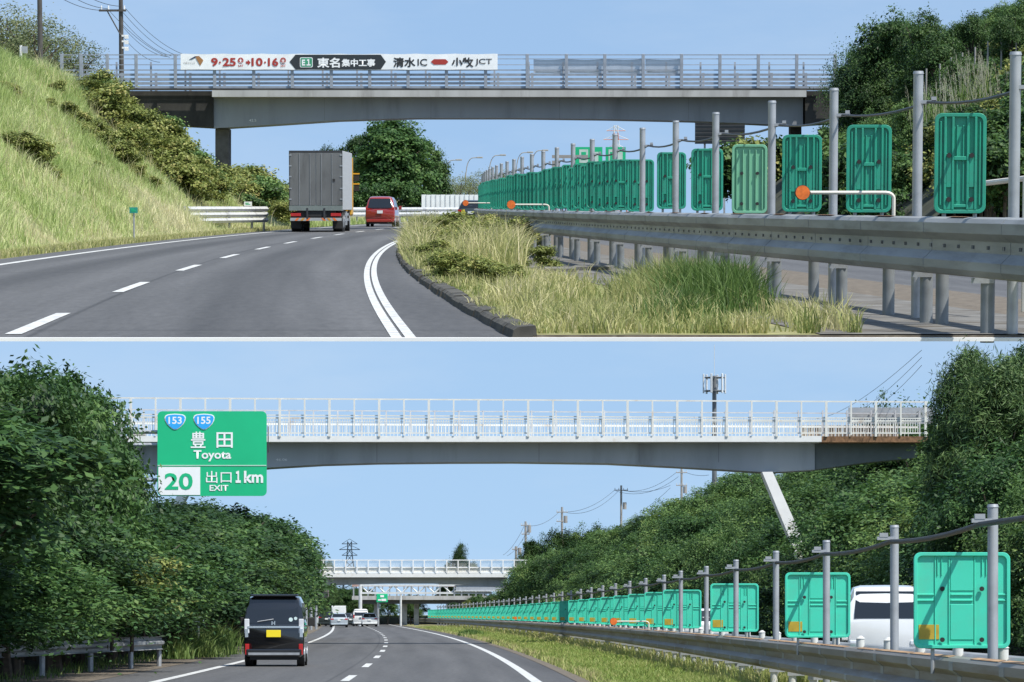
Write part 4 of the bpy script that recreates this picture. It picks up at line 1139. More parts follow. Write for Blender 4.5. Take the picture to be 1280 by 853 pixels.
for i in range(13):
    px = 527 + 6.0 * i
    D = 300 + 1.2 * i
    p0 = PU(px, 243.5, D); p1 = PU(px + 5.8, 243.5, D)
    part('panel', MB().bb(p0.x, p1.x - .02, D, D + .15, -.0, p0.z - .01 * (i % 2)), mat('wall_white', (.82, .84, .8), .7, var=.06), wl_)
    part('wall_post', MB().bb(p1.x - .035, p1.x + .035, D - .03, D + .2, 0, p0.z - .05), mat('wall_post_grey', (.55, .56, .54), .7), wl_)
pts = [(PU(px, 270, D).x, D) for px, D in ((330, 262), (400, 268), (450, 274), (500, 281), (540, 288), (600, 298))]
t = thing('guardrail', 'pale steel guardrail along the far left bend of the upper road', 'guardrail', (0, 0, 0))
for a, b in ((.5, .78), (.84, 1.12)): part('beam', sweep(pts, [(-.02, a), (-.08, (a + b) / 2), (-.02, b)], .02), mat('beam_white', (.62, .63, .62), .5), t)
for i in range(24):
    f = i / 23 * (len(pts) - 1); k = min(int(f), len(pts) - 2); q = f - k
    x, y = pts[k][0] * (1 - q) + pts[k + 1][0] * q, pts[k][1] * (1 - q) + pts[k + 1][1] * q
    part('post', MB().tube([(x - .1, y + .1, -.1), (x - .1, y + .1, 1.0)], .06, 6), GALV, t)
SL = None
for px, ytop, lab in [(556, 200, 'first from the left'), (582, 197, 'second from the left'), (611, 194, 'middle one'), (645, 190.5, 'fourth from the left'), (664, 188, 'rightmost')]:
    D = 470.0; p = PU(px, ytop, D); H = p.z
    t = thing('street_lamp', 'grey curved arm street lamp beyond the upper bend, %s of five' % lab, 'street lamp', (p.x, D, 0), 0, 'curved street lamps')
    arc = [(0, 0, 0), (0, 0, H * .72)] + [(.06 + 1.3 * (1 - math.cos(a)) * .62, 0, H * .72 + (H * .28 - .05) * math.sin(a)) for a in np.linspace(.15, 1.5, 7)] + [(1.35, 0, H - .02)]
    part('pole', MB().tube(arc, [.09] * 2 + [.06] * 8, 6).mesh('pole', True), POLE_C, t)
    part('lamp_head', bevel(MB().bb(1.3, 2.0, -.15, .15, H - .1, H + .08).mesh('lamp_head'), .03, 1), POLE_C, t)

# lattice pylon, red and white
def pylon(label, px, ytop, ybase, D, wbase, mats, arms):
    p = PU(px, ytop, D) if WORLD == 'U' else PL(px, ytop, D)
    H = p.z; t = thing('pylon', label, 'pylon', (p.x, D, 0))
    wv = lambda z: wbase * (1 - .82 * min(1, z / (H * .9)))
    n = 12; groups = [MB(), MB()]
    for k in range(n):
        z0, z1 = H * k / n, H * (k + 1) / n; a, b = wv(z0) / 2, wv(z1) / 2; g = groups[k % 2]; th = .03 * D / 300
        for sx, sy in ((1, 1), (1, -1), (-1, 1), (-1, -1)): g.tube([(sx * a, sy * a, z0), (sx * b, sy * b, z1)], th, 4)
        for s in (1, -1):
            g.tube([(-a, s * a, z0), (b, s * b, z1)], th * .6, 4); g.tube([(a, s * a, z0), (-b, s * b, z1)], th * .6, 4)
    for z, w in arms:
        groups[0].tube([(-w, 0, H * z), (w, 0, H * z)], th * .9, 4); groups[1].tube([(-w, 0, H * z), (0, 0, H * z + .06 * H), (w, 0, H * z)], th * .6, 4)
    for g, m in zip(groups, mats): part('lattice', g, m, t)
pylon('red and white lattice pylon on the skyline above the green panels', 770, 157, 260, 640, 3.6, (mat('pylon_red', (.45, .2, .16), .6), mat('pylon_white', (.6, .6, .58), .6)), ((.94, 1.5), (.84, 2.0), (.74, 1.5)))
# information board and sign backs beyond the panels
d = 250.0
a, b = PU(869, 151, d), PU(931, 180, d)
t = thing('information_board', 'large dark louvred board under the right end of the upper bridge', 'sign board', ((a.x + b.x) / 2, d, 0))
w = (b.x - a.x) / 2
part('frame', MB().bb(-w, w, .12, .3, b.z, a.z), DARK, t)
for k in range(6):
    z = b.z + (a.z - b.z) * (k + .5) / 6
    part('louvre', MB().box((0, .05, z), (2 * w, .12, (a.z - b.z) / 7.5), rx=.3), mat('louvre_grey', (.07, .075, .08), .5), t)
for x in (-w * .6, w * .2): part('post', MB().bb(x - .06, x + .06, .32, .44, 0, a.z + .1), GALV, t)
for px0, px1, y0, y1, lab in [(719, 753, 184, 205, 'green sign seen over the glare panels, left one of two'), (757, 782, 184, 205, 'green sign seen over the glare panels, right one of two')]:
    d = 205.0; a, b = PU(px0, y0, d), PU(px1, y1, d); w = (b.x - a.x) / 2
    t = thing('direction_sign', lab, 'sign', ((a.x + b.x) / 2, d, 0), 0, 'green signs over the panels')
    part('plate', MB().bb(-w, w, 0, .05, b.z - .4, a.z), SIGNG, t)
    part('symbol', MB().bb(-w * .7, -w * .05, -.012, -.004, b.z + .05, a.z - .12).bb(w * .15, w * .7, -.012, -.004, b.z + .1, a.z - .25), mat('sign_pale', (.5, .62, .55), .6), t)
    part('symbol', MB().bb(-w * .55, -w * .2, -.02, -.014, b.z + .2, a.z - .25), SIGNG, t)
    part('post', MB().tube([(0, .1, 0), (0, .1, a.z)], .06, 8), GALV, t)
d = 200.0; a, b = PU(690, 196, d), PU(735, 201, d)
t = thing('sign_bracket', 'pale steel bracket frame beside the small green signs above the panels', 'bracket', (a.x, d, 0))
part('arm', MB().bb(0, b.x - a.x, -.05, .05, a.z - .08, a.z + .08).bb(0, .4, -.05, .05, b.z - .5, b.z), POLE_C, t)
part('post', MB().tube([(.2, .1, 0), (.2, .1, a.z + .1)], .06, 8), POLE_C, t)

# ---- right hillside
def hr_z(x, d):
    e = 1 / (1 + np.exp((np.asarray(d, float) - 236) / 4.0))
    return np.clip((np.asarray(x, float) - 11.6) * .8, 0, 6.6) * e + .02 + np.where(x > 12, fnoise(np.asarray(x, float), np.asarray(d, float), 4, 21) * .2, 0) * e
gx = np.linspace(11.2, 45, 40); gd = np.arange(118, 300, 4.0)
GX, GD = np.meshgrid(gx, gd)
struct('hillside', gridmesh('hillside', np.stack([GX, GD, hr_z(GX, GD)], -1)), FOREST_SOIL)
def hill_tree(key, kind, px, py, D, hp, label, cat, group, ws=1.0, m=None, name='tree', smin=.5):
    p = PU(px, py, D); z0 = float(hr_z(p.x, D)) - .1
    s = max(smin, (p.z - z0) / hp)
    return tree(key, kind, (p.x, D, z0), random.random() * 6, (s * ws, s * ws, s), name, label, cat, group, m)
rd = random.Random(8)
prof = [(1005, 175), (1030, 150), (1046, 60), (1062, 42), (1085, 30), (1105, 2), (1150, 1), (1180, 14), (1230, 10), (1280, 4), (1330, 0)]
for i in range(24):
    px = rd.uniform(1085, 1310); D = rd.uniform(150, 205)
    y = np.interp(px, [p[0] for p in prof], [p[1] for p in prof]) + rd.uniform(4, 70) + (6 if px < 1110 else 0)
    hill_tree('dark%d' % (i % 3), 'dark', px, y, D, 6.1, 'dark leafy tree on the right bank of the upper road', 'tree', 'trees on the right bank of the upper road', ws=rd.uniform(.6, .85), m=LEAF_D if i % 3 else LEAF_M)
for i, (px, y, D) in enumerate([(1120, 4, 165), (1160, 3, 160), (1215, 8, 158), (1265, 4, 150), (1096, 40, 172), (1078, 52, 178), (1066, 66, 182), (1110, 24, 172)]):
    hill_tree('dark%d' % (i % 3), 'dark', px, y, D, 6.1, 'tall dark tree on the skyline of the right bank of the upper road', 'tree', 'skyline trees of the upper right bank', ws=.7 if px > 1110 else .42, m=LEAF_D)
for i in range(60):
    px = rd.uniform(1012, 1300); D = rd.uniform(128, 170) if px > 1060 else rd.uniform(165, 205)
    y = rd.uniform(150, 235) if px > 1050 else rd.uniform(172, 235)
    hill_tree('bush%d' % (i % 4), 'bush', px, y, D, 1.8, 'leafy shrub on the lower right bank behind the green panels', 'shrub', 'shrubs on the upper right bank', ws=.9, m=(LEAF_M, LEAF_O, LEAF_M, LEAF_Y)[i % 4], name='shrub', smin=.9)
for i in range(18):
    px = rd.uniform(1060, 1290); D = rd.uniform(140, 185)
    hill_tree('dark%d' % (i % 3), 'dark', px, rd.uniform(95, 190), D, 6.1, 'dark shrubby tree on the slope right of the upper bridge', 'tree', 'shrubby trees right of the upper bridge', ws=.85, m=LEAF_M if i % 2 else LEAF_O)
for i, (px, y) in enumerate([(935, 172), (950, 166), (970, 165), (985, 168), (918, 184), (960, 180)]):
    hill_tree('bush%d' % (i % 4), 'bush', px, y, 226, 1.8, 'bright shrub below the right end of the upper bridge', 'shrub', 'shrubs below the upper bridge end', m=LEAF_Y if i % 2 else LEAF_M, name='shrub')
for i in range(22):
    px = rd.uniform(1215, 1345); D = rd.uniform(106, 117)
    hill_tree('bush%d' % (i % 4), 'bush', px, rd.uniform(170, 235), D, 1.8, 'dark leafy shrub behind the steel pipe at the right edge of the upper view', 'shrub', 'shrubs behind the steel pipe', ws=1.0, m=(LEAF_M, LEAF_D, LEAF_M)[i % 3], name='shrub', smin=1.1)
for i in range(26):
    px = rd.uniform(1190, 1330); D = rd.uniform(120, 136)
    hill_tree('bush%d' % (i % 4), 'bush', px, rd.uniform(120, 225), D, 1.8, 'leafy shrub at the right edge behind the nearest green panel', 'shrub', 'shrubs at the upper right edge', ws=1.0, m=(LEAF_M, LEAF_D, LEAF_Y)[i % 3], name='shrub', smin=.9)
for i, (px, y) in enumerate([(1058, 48), (1074, 40), (1092, 30), (1048, 80), (1066, 70)]):
    hill_tree('sparse%d' % (i % 3), 'sparse', px, y, 188, 5.0, 'thin airy tree at the right end of the upper bridge', 'tree', 'airy trees at the upper bridge end', ws=.55, m=LEAF_M)
# pampas plumes
rng = np.random.default_rng(31)
def pampas(px, py, D, n, h, label):
    p = PU(px, py, D); z0 = p.z - h
    st = np.stack([rng.normal(0, .35, n), rng.normal(0, .3, n), np.zeros(n)], 1)
    hh = h * rng.uniform(.6, 1.05, n); ln = rng.normal(-.25, .22, n)
    t = thing('pampas_grass', label, 'pampas grass', (p.x, D, z0), 0, 'pampas grass on the upper right bank')
    part('leaves', blades('leaves', np.repeat(st, 5, 0) + rng.normal(0, .06, (n * 5, 3)) * [1, 1, 0], np.repeat(hh, 5) * rng.uniform(.5, .95, n * 5), np.full(n * 5, .03), np.clip(rng.normal(.6, .3, n * 5), 0, 1.2), rng.normal(.4, .15, n * 5)), GRASS_G, t)
    V = []
    for i in range(n):
        top = st[i] + [ln[i] * hh[i] * .35, 0, hh[i]]
        for k in range(16):
            f = k / 15; c = top + np.array([ln[i] * .2 * f, 0, -.45 * (1 - f) + .12]); s = .1 * (1.15 - f)
            a = rng.uniform(-1, 1, 3) * [1, .6, .2] * s
            V.append([c, c + a * .5 + [0, 0, .05], c + a + [0, 0, .13], c + a * .6 + [0, 0, .04]])
        b = st[i]; V.append([b - [.008, 0, 0], b + [.008, 0, 0], top + [.006, 0, 0], top - [.006, 0, 0]])
    V = np.array(V); part('plume', nmesh('plume', V, 4, np.clip(rng.normal(.55, .2, len(V)), 0, 1)), PLUME, t)
for px, py, D, n, h in [(1225, 65, 132, 16, 1.7), (1205, 85, 132, 12, 1.5), (1190, 100, 134, 10, 1.4), (1170, 98, 138, 12, 1.4), (1240, 95, 130, 14, 1.4), (1215, 115, 131, 12, 1.2), (1165, 130, 138, 10, 1.1), (1230, 75, 133, 14, 1.5), (1185, 125, 135, 9, 1.1)]:
    pampas(px, py, D, n, h, 'feathery pampas grass on the right bank above the green panels')
for i, (px, ya, yb) in enumerate([(1158, 86, 110), (1203, 66, 90), (1219, 59, 82), (1235, 52, 72), (1252, 42, 68), (1270, 36, 60), (1175, 80, 105), (1189, 72, 95)]):
    D = 150.0; p, q = PU(px, ya, D), PU(px, yb + 20, D)
    solo('fence_post', MB().tube([(0, 0, 0), (0, 0, p.z - q.z)], .035, 6).mesh('fence_post'), POLE_C, 'thin pale fence post on the right bank above the pampas grass', 'fence post', (p.x, D, q.z), group='fence posts on the upper right bank')

# ---- upper left skyline: utility poles, sparse trees, wires
def ins(parent, x, z, m=WHITE): part('insulator', MB().tube([(x, -.05, z - .1), (x, -.05, z + .22)], [.06, .04], 6), m, parent)
D = 228.0
p = PU(151, -3, D); zb0 = 5.5
up1 = thing('utility_pole', 'dark utility pole with a crossarm behind the left end of the upper bridge', 'utility pole', (p.x, D, zb0))
H = p.z - zb0
part('pole', MB().tube([(0, 0, 0), (0, 0, H)], [.16, .12], 10), POLE_D, up1)
c = PU(140, 13.5, D); part('crossarm', MB().bb(PU(124, 13, D).x - p.x, PU(158, 13, D).x - p.x, -.2, -.1, c.z - zb0 - .06, c.z - zb0 + .06), POLE_D, up1)
part('brace', MB().tube([(0, -.12, c.z - zb0 - 1.4), (PU(134, 13, D).x - p.x, -.12, c.z - zb0)], .04, 6), POLE_D, up1)
for y in (45, 52, 60):
    z = PU(151, y, D).z - zb0; part('bracket', MB().bb(0, .42, -.12, -.04, z - .05, z + .05).bb(.2, .42, -.14, -.02, z - .16, z + .02), WHITE, up1)
for x in (-1.1, -.7, .2): ins(up1, x, c.z - zb0 + .06)
D2 = 214.0; p2 = PU(49.5, -4, D2)
up2 = thing('utility_pole', 'plain concrete utility pole at the top of the left slope', 'utility pole', (p2.x, D2, 7.0))
part('pole', MB().tube([(0, 0, 0), (0, 0, p2.z - 7)], [.15, .13], 10), POLE_D, up2)
q = PU(26, 57, 205)
t = thing('bridge_name_post', 'short white post with a plate at the top of the left slope', 'post', (q.x, 205, 6.8))
part('post', MB().tube([(0, 0, 0), (0, 0, q.z - 6.8)], .07, 8), WHITE, t); part('plate', MB().bb(-.06, .35, -.06, -.03, q.z - 7.2, q.z - 6.85), GALV, t)
def wires(name, label, spans, r, m=WIRE):
    mb = MB()
    for a, b, sag in spans:
        pts = []
        for k in range(15):
            f = k / 14; v = a.lerp(b, f); v.z -= sag * 4 * f * (1 - f); pts.append(v)
        mb.tube(pts, r, 4, False)
    return solo(name, mb.mesh(name), m, label, 'wires')
sp = []
for k, (x0, y0, x1, y1) in enumerate([(60, -12, 124, 13), (75, -14, 134, 11), (90, -16, 150, 8)]): sp.append((PU(x0, y0, 190), PU(x1, y1, 228), .2))
for k, (x0, y0, x1, y1) in enumerate([(157, 11, 229, 68), (154, 16, 222, 70), (153, 25, 214, 70), (153, 33, 208, 71), (136, 13, 212, 72), (153, 45, 200, 78)]): sp.append((PU(x0, y0, 228), PU(x1, y1, 262), .35))
wires('power_line', 'thin dark power lines running from the crossarm pole above the upper bridge', sp, .016)
rd = random.Random(4)
for i, (px, y, s) in enumerate([(8, -2, 1.25), (26, 6, 1.1), (45, 12, 1.0), (66, 24, .9), (86, 36, .9), (100, 44, .7), (15, 24, 1.0), (36, 34, .9), (70, 50, .7), (0, 12, 1.2)]):
    D = rd.uniform(218, 232); p = PU(px, y, D); z0 = 6.5
    sc = (p.z - z0) / 5.0
    tree('sparse%d' % (i % 3), 'sparse', (p.x, D, z0), rd.random() * 6, (sc * 1.15, sc * 1.15, sc), 'tree', 'thin pale tree on top of the left slope behind the utility poles', 'tree', 'thin trees on top of the left slope')
for i in range(7):
    px = 110 + 13 * i; D = 240; p = PU(px, 80, D)
    tree('bush%d' % (i % 4), 'bush', (p.x, D, 6.2), i, 1.0, 'bush', 'bush seen through the left railing of the upper bridge', 'bush', 'bushes behind the left railing', LEAF_S)
# a faint fair weather cloud low in the sky

# =================================================================== LOWER ROAD
WORLD = 'L'
YD = Curve([(79, -3.2), (145, -4.7), (179, -5.65), (215, -6.8), (250, -8), (312, -10.6), (520, -19.5)], 3)
YL = lambda d: YD(d) - 3.5
YR = lambda d: YD(d) + 3.6
YP = Curve([(36, 4.72), (39, 4.69), (58, 4.52), (78, 4.37), (97, 4.13), (138, 3.6), (166, 2.95), (181, 2.55), (202, 1.8), (239, .7), (262, -.2), (309, -2.0), (404, -6), (525, -12.5)], 4)
YRAIL = lambda d: YP(d) - 0.34
rng = np.random.default_rng(41)
struct('ground', MB().bb(-12000, 12000, -200, 30000, -3, -.02), TURF_SOIL)
De = np.concatenate([np.arange(6, 120, 3.0), np.arange(120, 640, 8)])
struct('road', strip('road', De, YL(De) - 1.3, YR(De) + .85, 0.0, 14, -4.9, 4.6), ASPH_L)
struct('road_marking', line_strip('edge_line', De, YL(De), .2), PAINT)
struct('road_marking', line_strip('edge_line', De, YR(De), .2), PAINT)
d0 = 6250 / (848 - HL)
for i in range(-3, 26):
    dc = d0 + 20 * i
    dd = np.linspace(dc - 3.6, dc + 3.6, 5)
    struct('lane_dash', line_strip('lane_dash', dd, YD(dd), .17), PAINT)
struct('gravel_shoulder', strip('gravel_shoulder', De, YL(De) - 3.4, YL(De) - 1.25, .006, 4), SOIL)
struct('dirt_edge', strip('dirt_edge', De, YR(De) + .75, YR(De) + 1.25, .008, 3), SOIL)
struct('median_turf', strip('median_turf', De, YR(De) + 1.2, YP(De) + 1.6, .02, 6), TURF_SOIL)
struct('opposite_road', strip('opposite_road', De, YP(De) + 1.6, YP(De) + 9.5, .0, 10, -4.5, 4.5), ASPH_L)
struct('road_marking', strip('opposite_edge', De, YP(De) + 2.3, YP(De) + 2.5, .006), PAINT)
N = 90000
dd = 66 + 330 * rng.random(N) ** 2.0
f = rng.random(N)
xx = YR(dd) + 1.0 + (YP(dd) + 1.2 - YR(dd) - 1.0) * f
n = fnoise(xx * 1.5, dd * .4, 1.8, 33)
t = .42 + .12 * n + rng.normal(0, .13, N) + .22 * (f > .55) + .2 * (f < .06)
stuff('median_grass', blades('median_grass', np.stack([xx, dd, np.full(N, .0)], 1), (.13 + .05 * n + .12 * (f > .6)) * rng.uniform(.4, 1.5, N), .014 + .00016 * dd, np.clip(rng.normal(.45, .3, N), 0, 1.1), t), GRASS_L, 'bright mown grass on the median beside the lower road', 'grass')
# grass patch dark tuft
clump(YR(240) + 1.6, 240, .6, 8, 700, .45, .2, 'dark grass tuft at the edge of the far lower median', GRASS_G, .05)

# guardrail of the lower median
g2 = thing('guardrail', 'rust-topped steel guardrail along the median of the lower road', 'guardrail', (0, 0, 0))
Dl = np.concatenate([np.arange(31, 120, 3.0), np.arange(120, 560, 10)])
rp2 = lambda off: [(float(YRAIL(d)) + off, float(d)) for d in Dl]
part('beam', wbeam(rp2(0), .38, .85), GALV_RL, g2)
part('back_beam', wbeam(rp2(.72), .40, .84), GALV_R, g2)
mb = MB()
for i, d in enumerate(np.arange(31, 300, 4.0)):
    L = 4.0 if (i * 5) % 7 < 5 else 2.4
    pa = [(float(YRAIL(d + q)), d + q) for q in np.linspace(0, L - .25, 4)]
    mb.rings([[(a - .052, b, .842), (a + .018, b, .8545), (a + .018, b, .8515), (a - .052, b, .838)] for a, b in pa])
part('rust_cap', mb, mat('rust_light', (.34, .22, .12), .9, var=.35, scale=2.5, dirt=(.22, .11, .05), dirt_amt=.4, dscale=1.5), g2, stuff=True)
for d in np.arange(34.3, 120, 4.0):
    part('splice', wbeam([(float(YRAIL(d + q)) - .004, d + q) for q in (0, .17, .34)], .379, .8415), GALV_R, g2)
WPOST = mat('post_white', (.55, .56, .53), .6, var=.15, dirt=(.3, .27, .2), dirt_amt=.3, dscale=3)
pm = MB().tube([(0, 0, -.05), (0, 0, .62)], .06, 10).mesh('post', True)
bm2 = MB().box((0, 0, 0), (.26, .05, .06)).mesh('bracket')
pm2 = MB().tube([(0, 0, -.05), (0, 0, .92)], .06, 10).tube([(0, 0, .92), (0, 0, .96)], [.07, .02], 10).mesh('capped_post', True)
for i, d in enumerate(np.arange(34, 190, 4.0)):
    x = float(YRAIL(d))
    o = part('post', pm, WPOST, g2); o.location = (x + .11, d, 0)
    b = part('bracket', bm2, GALV, o); b.location = (.05, -.05, .34)
    o = part('post', pm2, WPOST, g2); o.location = (x + .6, d + 2.0, 0)

# poles, cable, panels
pd = [39.0, 48, 57.7, 67.3, 78, 88.4, 97.5] + [107.3 + 9.8 * i for i in range(36)]
polem2 = MB().tube([(0, 0, 0), (0, 0, 2.3)], .052, 12).tube([(0, 0, 2.3), (0, 0, 2.33)], [.058, .05], 12).mesh('pole', True)
clampm2 = MB().box((-.1, -.02, 2.17), (.22, .06, .04)).box((-.13, -.02, 2.21), (.1, .07, .05)).mesh('clamp')
proto = None
px_pole = [1241, 1118, 1033, 970, 920, 883, 851]
for i, d in enumerate(pd):
    x = (px_pole[i] - 640) * d / F if i < 7 else float(YP(d))
    lab = 'galvanised round pole with a cable clamp on the lower median, %s of its row' % ORD[i] if i < 10 else 'distant galvanised pole in the row along the lower median'
    if proto is None:
        proto = thing('screen_pole', lab, 'pole', (x, d, 0), 0, 'poles along the lower median')
        part('shaft', polem2, GALV, proto); part('clamp', clampm2, GALV, proto)
    else: dup(proto, (x, d, 0), 0, None, lab)
pts = [(5.1, 30.0, 2.16)]
for i in range(len(pd) - 1):
    for k in range(6):
        q = k / 6; d = pd[i] + (pd[i + 1] - pd[i]) * q
        pts.append((float(YP(d)) - .1, d - .05, 2.13 - .045 * 4 * q * (1 - q)))
solo('cable', MB().tube(pts, .028, 8).mesh('cable', True), WIRE, 'thick black cable slung along the poles of the lower median', 'cable')
SQ = panel_meshes(.95, .95, 'square')
stk = MB().bb(-.425, -.225, -.0265, -.0205, .09, .235).mesh('sticker')
pp2 = None
pc = [(1202, 39.6), (1022, 58.3), (918, 78.6), (852.5, 98.1)]
k = 98.25
while k < 470: k += 9.8; pc.append((None, k))
for i, (px, d) in enumerate(pc):
    x = (px - 640) * d / F if px else float(YP(d)) - .02
    lab = 'bright green square glare panel on the lower median, %s of the row' % ORD[i] if i < 9 else 'bright green glare panel in the distant row on the lower median'
    rz = -.02 if i < 3 else -.05
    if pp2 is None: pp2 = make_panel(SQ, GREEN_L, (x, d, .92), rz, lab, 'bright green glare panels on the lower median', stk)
    else: dup(pp2, (x, d, .92), rz, None, lab)
for px, py, D, run, lab in [(767, 777, 108, .95, 'orange round reflector on a bent pipe above the lower guardrail, the nearer of two'), (644.5, 773, 245, .95, 'small orange reflector on a pipe far along the lower guardrail')]:
    p = PL(px, py, D); delineator(p.x, D, p.z, run, lab, .095)

# ---------------------------------------------------------------- first bridge
BD = 170.0
B = lambda px, py: ((px - 640) * BD / F, CL + (HL - py) * BD / F)
b1 = thing('footbridge', 'white railed steel footbridge arching over the near lower road with a slanted leg', 'bridge', (0, BD, 0))
def BP(L): return [B(x, y) for x, y in L]
lowc = [(1021, 586), (965, 589.5), (940, 588), (900, 585.5), (850, 582.5), (760, 578), (640, 576.3), (560, 576.6), (470, 577.5), (400, 579.5), (333, 583.5), (250, 591), (200, 592)]
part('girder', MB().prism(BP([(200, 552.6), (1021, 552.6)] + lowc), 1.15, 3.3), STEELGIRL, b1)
for q in (470, 674, 800, 900): part('joint', MB().bb(B(q, 0)[0] - .012, B(q, 0)[0] + .012, 1.142, 1.15, B(0, 577)[1], B(0, 552.7)[1]), mat('joint_grey', (.2, .21, .22), .7), b1)
part('end_girder', MB().prism(BP([(1021.3, 553), (1150, 553), (1150, 571), (1085, 577), (1021.3, 586)]), 1.25, 3.2), mat('girder_dark', (.14, .16, .16), .65, var=.1), b1)
part('left_girder', MB().prism(BP([(100, 553), (199.7, 553), (199.7, 592), (100, 580)]), 1.25, 3.2), STEELGIRL, b1)
part('deck', MB().prism(BP([(100, 545.2), (1027, 545.2), (1027, 552.5), (100, 552.5)]), 0, 4.4), mat('fascia_white', (.72, .73, .7), .6, var=.05, dirt=(.5, .4, .28), dirt_amt=.12, dscale=.6), b1)
part('rusty_deck', MB().prism(BP([(1027.3, 545.6), (1160, 545.6), (1160, 553), (1027.3, 553)]), 0.02, 4.4), RUST, b1)
lg = [B(953, 590), B(966, 589.8), B(1061, 803), B(1043, 806)]
part('leg', MB().prism([lg[3], lg[2], lg[1], lg[0]], .12, 1.7), WHITE, b1)
part('leg', MB().prism([B(245, 590), B(233, 590), B(173, 700), B(187, 700)], 1.5, 2.6), WHITE, b1)
part('bridge_number', text_mesh('bridge_number', '46.06', B(343, 0)[0], B(357, 0)[0], B(0, 575)[1], B(0, 572)[1]), CONC_W, b1).location = (0, 1.14, 0)
top = lambda px: 497 + 5 * (px - 150) / 990
posts = [1126 - 31.05 * k for k in range(-1, 33)]
for i, p in enumerate(posts):
    big = i % 2 == 0
    x, z1 = B(p, top(p)); z0 = B(p, 546 if big else 544)[1]
    o = part('fence_post', MB().bb(x - (.05 if big else .034), x + (.05 if big else .034), -.05, .05, z0, z1), WHITE_R, b1)
def frail(y0, th, off, dep=.05, x0=130, x1=1160, nm='rail', m=None, tilt=True):
    a = B(x0, y0 + (5 * (x0 - 150) / 990 if tilt else 0)); c = B(x1, y0 + (5 * (x1 - 150) / 990 if tilt else 0))
    part(nm, MB().prism([(a[0], a[1] - th / 2), (c[0], c[1] - th / 2), (c[0], c[1] + th / 2), (a[0], a[1] + th / 2)], off - dep / 2, off + dep / 2), m or WHITE_R, b1)
frail(497.5, .06, .09); frail(518.6, .04, .09, tilt=False, y0=0) if False else frail(518, .045, .09); frail(521.5, .07, .09); frail(541.5, .055, .09, tilt=False); frail(527.5, .03, .09, tilt=False)
mb = MB()
x0, x1 = B(150, 0)[0], B(1150, 0)[0]
for x in np.arange(x0, x1, .105):
    mb.bb(x - .013, x + .013, .07, .1, B(0, 542)[1], B(0, 523)[1])
part('balusters', mb, WHITE_R, b1, stuff=True)
frail(506, .05, 4.2, nm='back_rail', m=mat('back_rail_grey', (.42, .43, .44), .6)); frail(523.5, .08, 4.2, nm='back_rail')
for p in posts[::1]:
    x, z1 = B(p + 5, 507); part('back_post', MB().bb(x - .03, x + .03, 4.15, 4.22, B(0, 545)[1], z1), mat('back_rail_grey', (.42, .43, .44), .6), b1)
mb = MB()
for x in np.arange(x0, x1, .16): mb.bb(x - .01, x + .01, 4.18, 4.21, B(0, 542)[1], B(0, 524)[1])
part('back_balusters', mb, WHITE_R, b1, stuff=True)
part('mesh_sheet', MB().bb(B(1071, 0)[0], B(1180, 0)[0], 4.3, 4.33, B(0, 524)[1], B(0, 503)[1]), NETM, b1)
for k in range(14):      # drop boards beside the stair at the far right end
    x0_, x1_ = B(1010 + k * 9, 0)[0], B(1018.3 + k * 9, 0)[0]
    part('kick_board', MB().bb(x0_, x1_, 4.24, 4.28, B(0, 543)[1], B(0, 526)[1]), mat('kick_brown', (.3, .25, .19), .8, var=.25), b1)
# left abutment column and brackets beside the sign
t = thing('abutment', 'weathered concrete column under the left end of the footbridge', 'column', (B(169, 0)[0], 171, 0))
part('column', MB().bb(-.22, .22, 0, .6, 0, B(0, 541)[1]), CONC, t); part('cap', MB().bb(-.32, .32, -.08, .7, B(0, 543)[1], B(0, 539.5)[1]), CONC, t)

# ---------------------------------------------------------------- exit sign
SD = 142.0
sx = lambda px: (px - 640) * SD / F
sz = lambda py: CL + (HL - py) * SD / F
sg = thing('exit_sign', 'big green expressway exit sign on a cantilever arm above the left trees', 'road sign', (sx(265), SD, 0))
ox = sx(265)
def rect(x0, x1, y0, y1): return sx(x0) - ox, sx(x1) - ox, sz(y1), sz(y0)
def plate(nm, poly, y, m, th=.01): return part(nm, MB().prism(poly, y - th, y), m, sg)
part('board', MB().prism(rounded(*rect(196.8, 333.3, 514.3, 620.2), .17), 0, .06), SIGNG, sg)
r_ = rect(197, 333, 581.5, 582.7); plate('divider', [(r_[0], r_[2]), (r_[1], r_[2]), (r_[1], r_[3]), (r_[0], r_[3])], -.004, mat('sign_line', (.45, .62, .52), .5))
r_ = rect(198, 250.3, 584, 619); plate('number_panel', [(r_[0] + .1, r_[2]), (r_[1], r_[2]), (r_[1], r_[3]), (r_[0], r_[3]), (r_[0], r_[2] + .1)], -.004, SIGNW)
def stext(s, x0, x1, y0, y1, m=SIGNW, bold=.02, y=-.03):
    o = part('lettering', text_mesh('lettering', s, *rect(x0, x1, y0, y1), bold), m, sg); o.location = (0, y * .5, 0)
stext('豊', 238.5, 257, 539.8, 560.2, bold=.012); stext('田', 270.6, 291, 540.6, 560, bold=.012)
stext('Toyota', 242, 289, 563, 577, bold=.022)
stext('20', 206, 241, 591.5, 612.5, SIGNG, .022, -.05)
stext('出口', 257.5, 289.5, 589, 604, bold=.005); stext('EXIT', 262, 285.5, 606.5, 613.8, bold=.02); stext('１', 294.5, 301, 588.8, 603.8, bold=.05); stext('km', 305, 329, 588.8, 603.8, bold=.03)
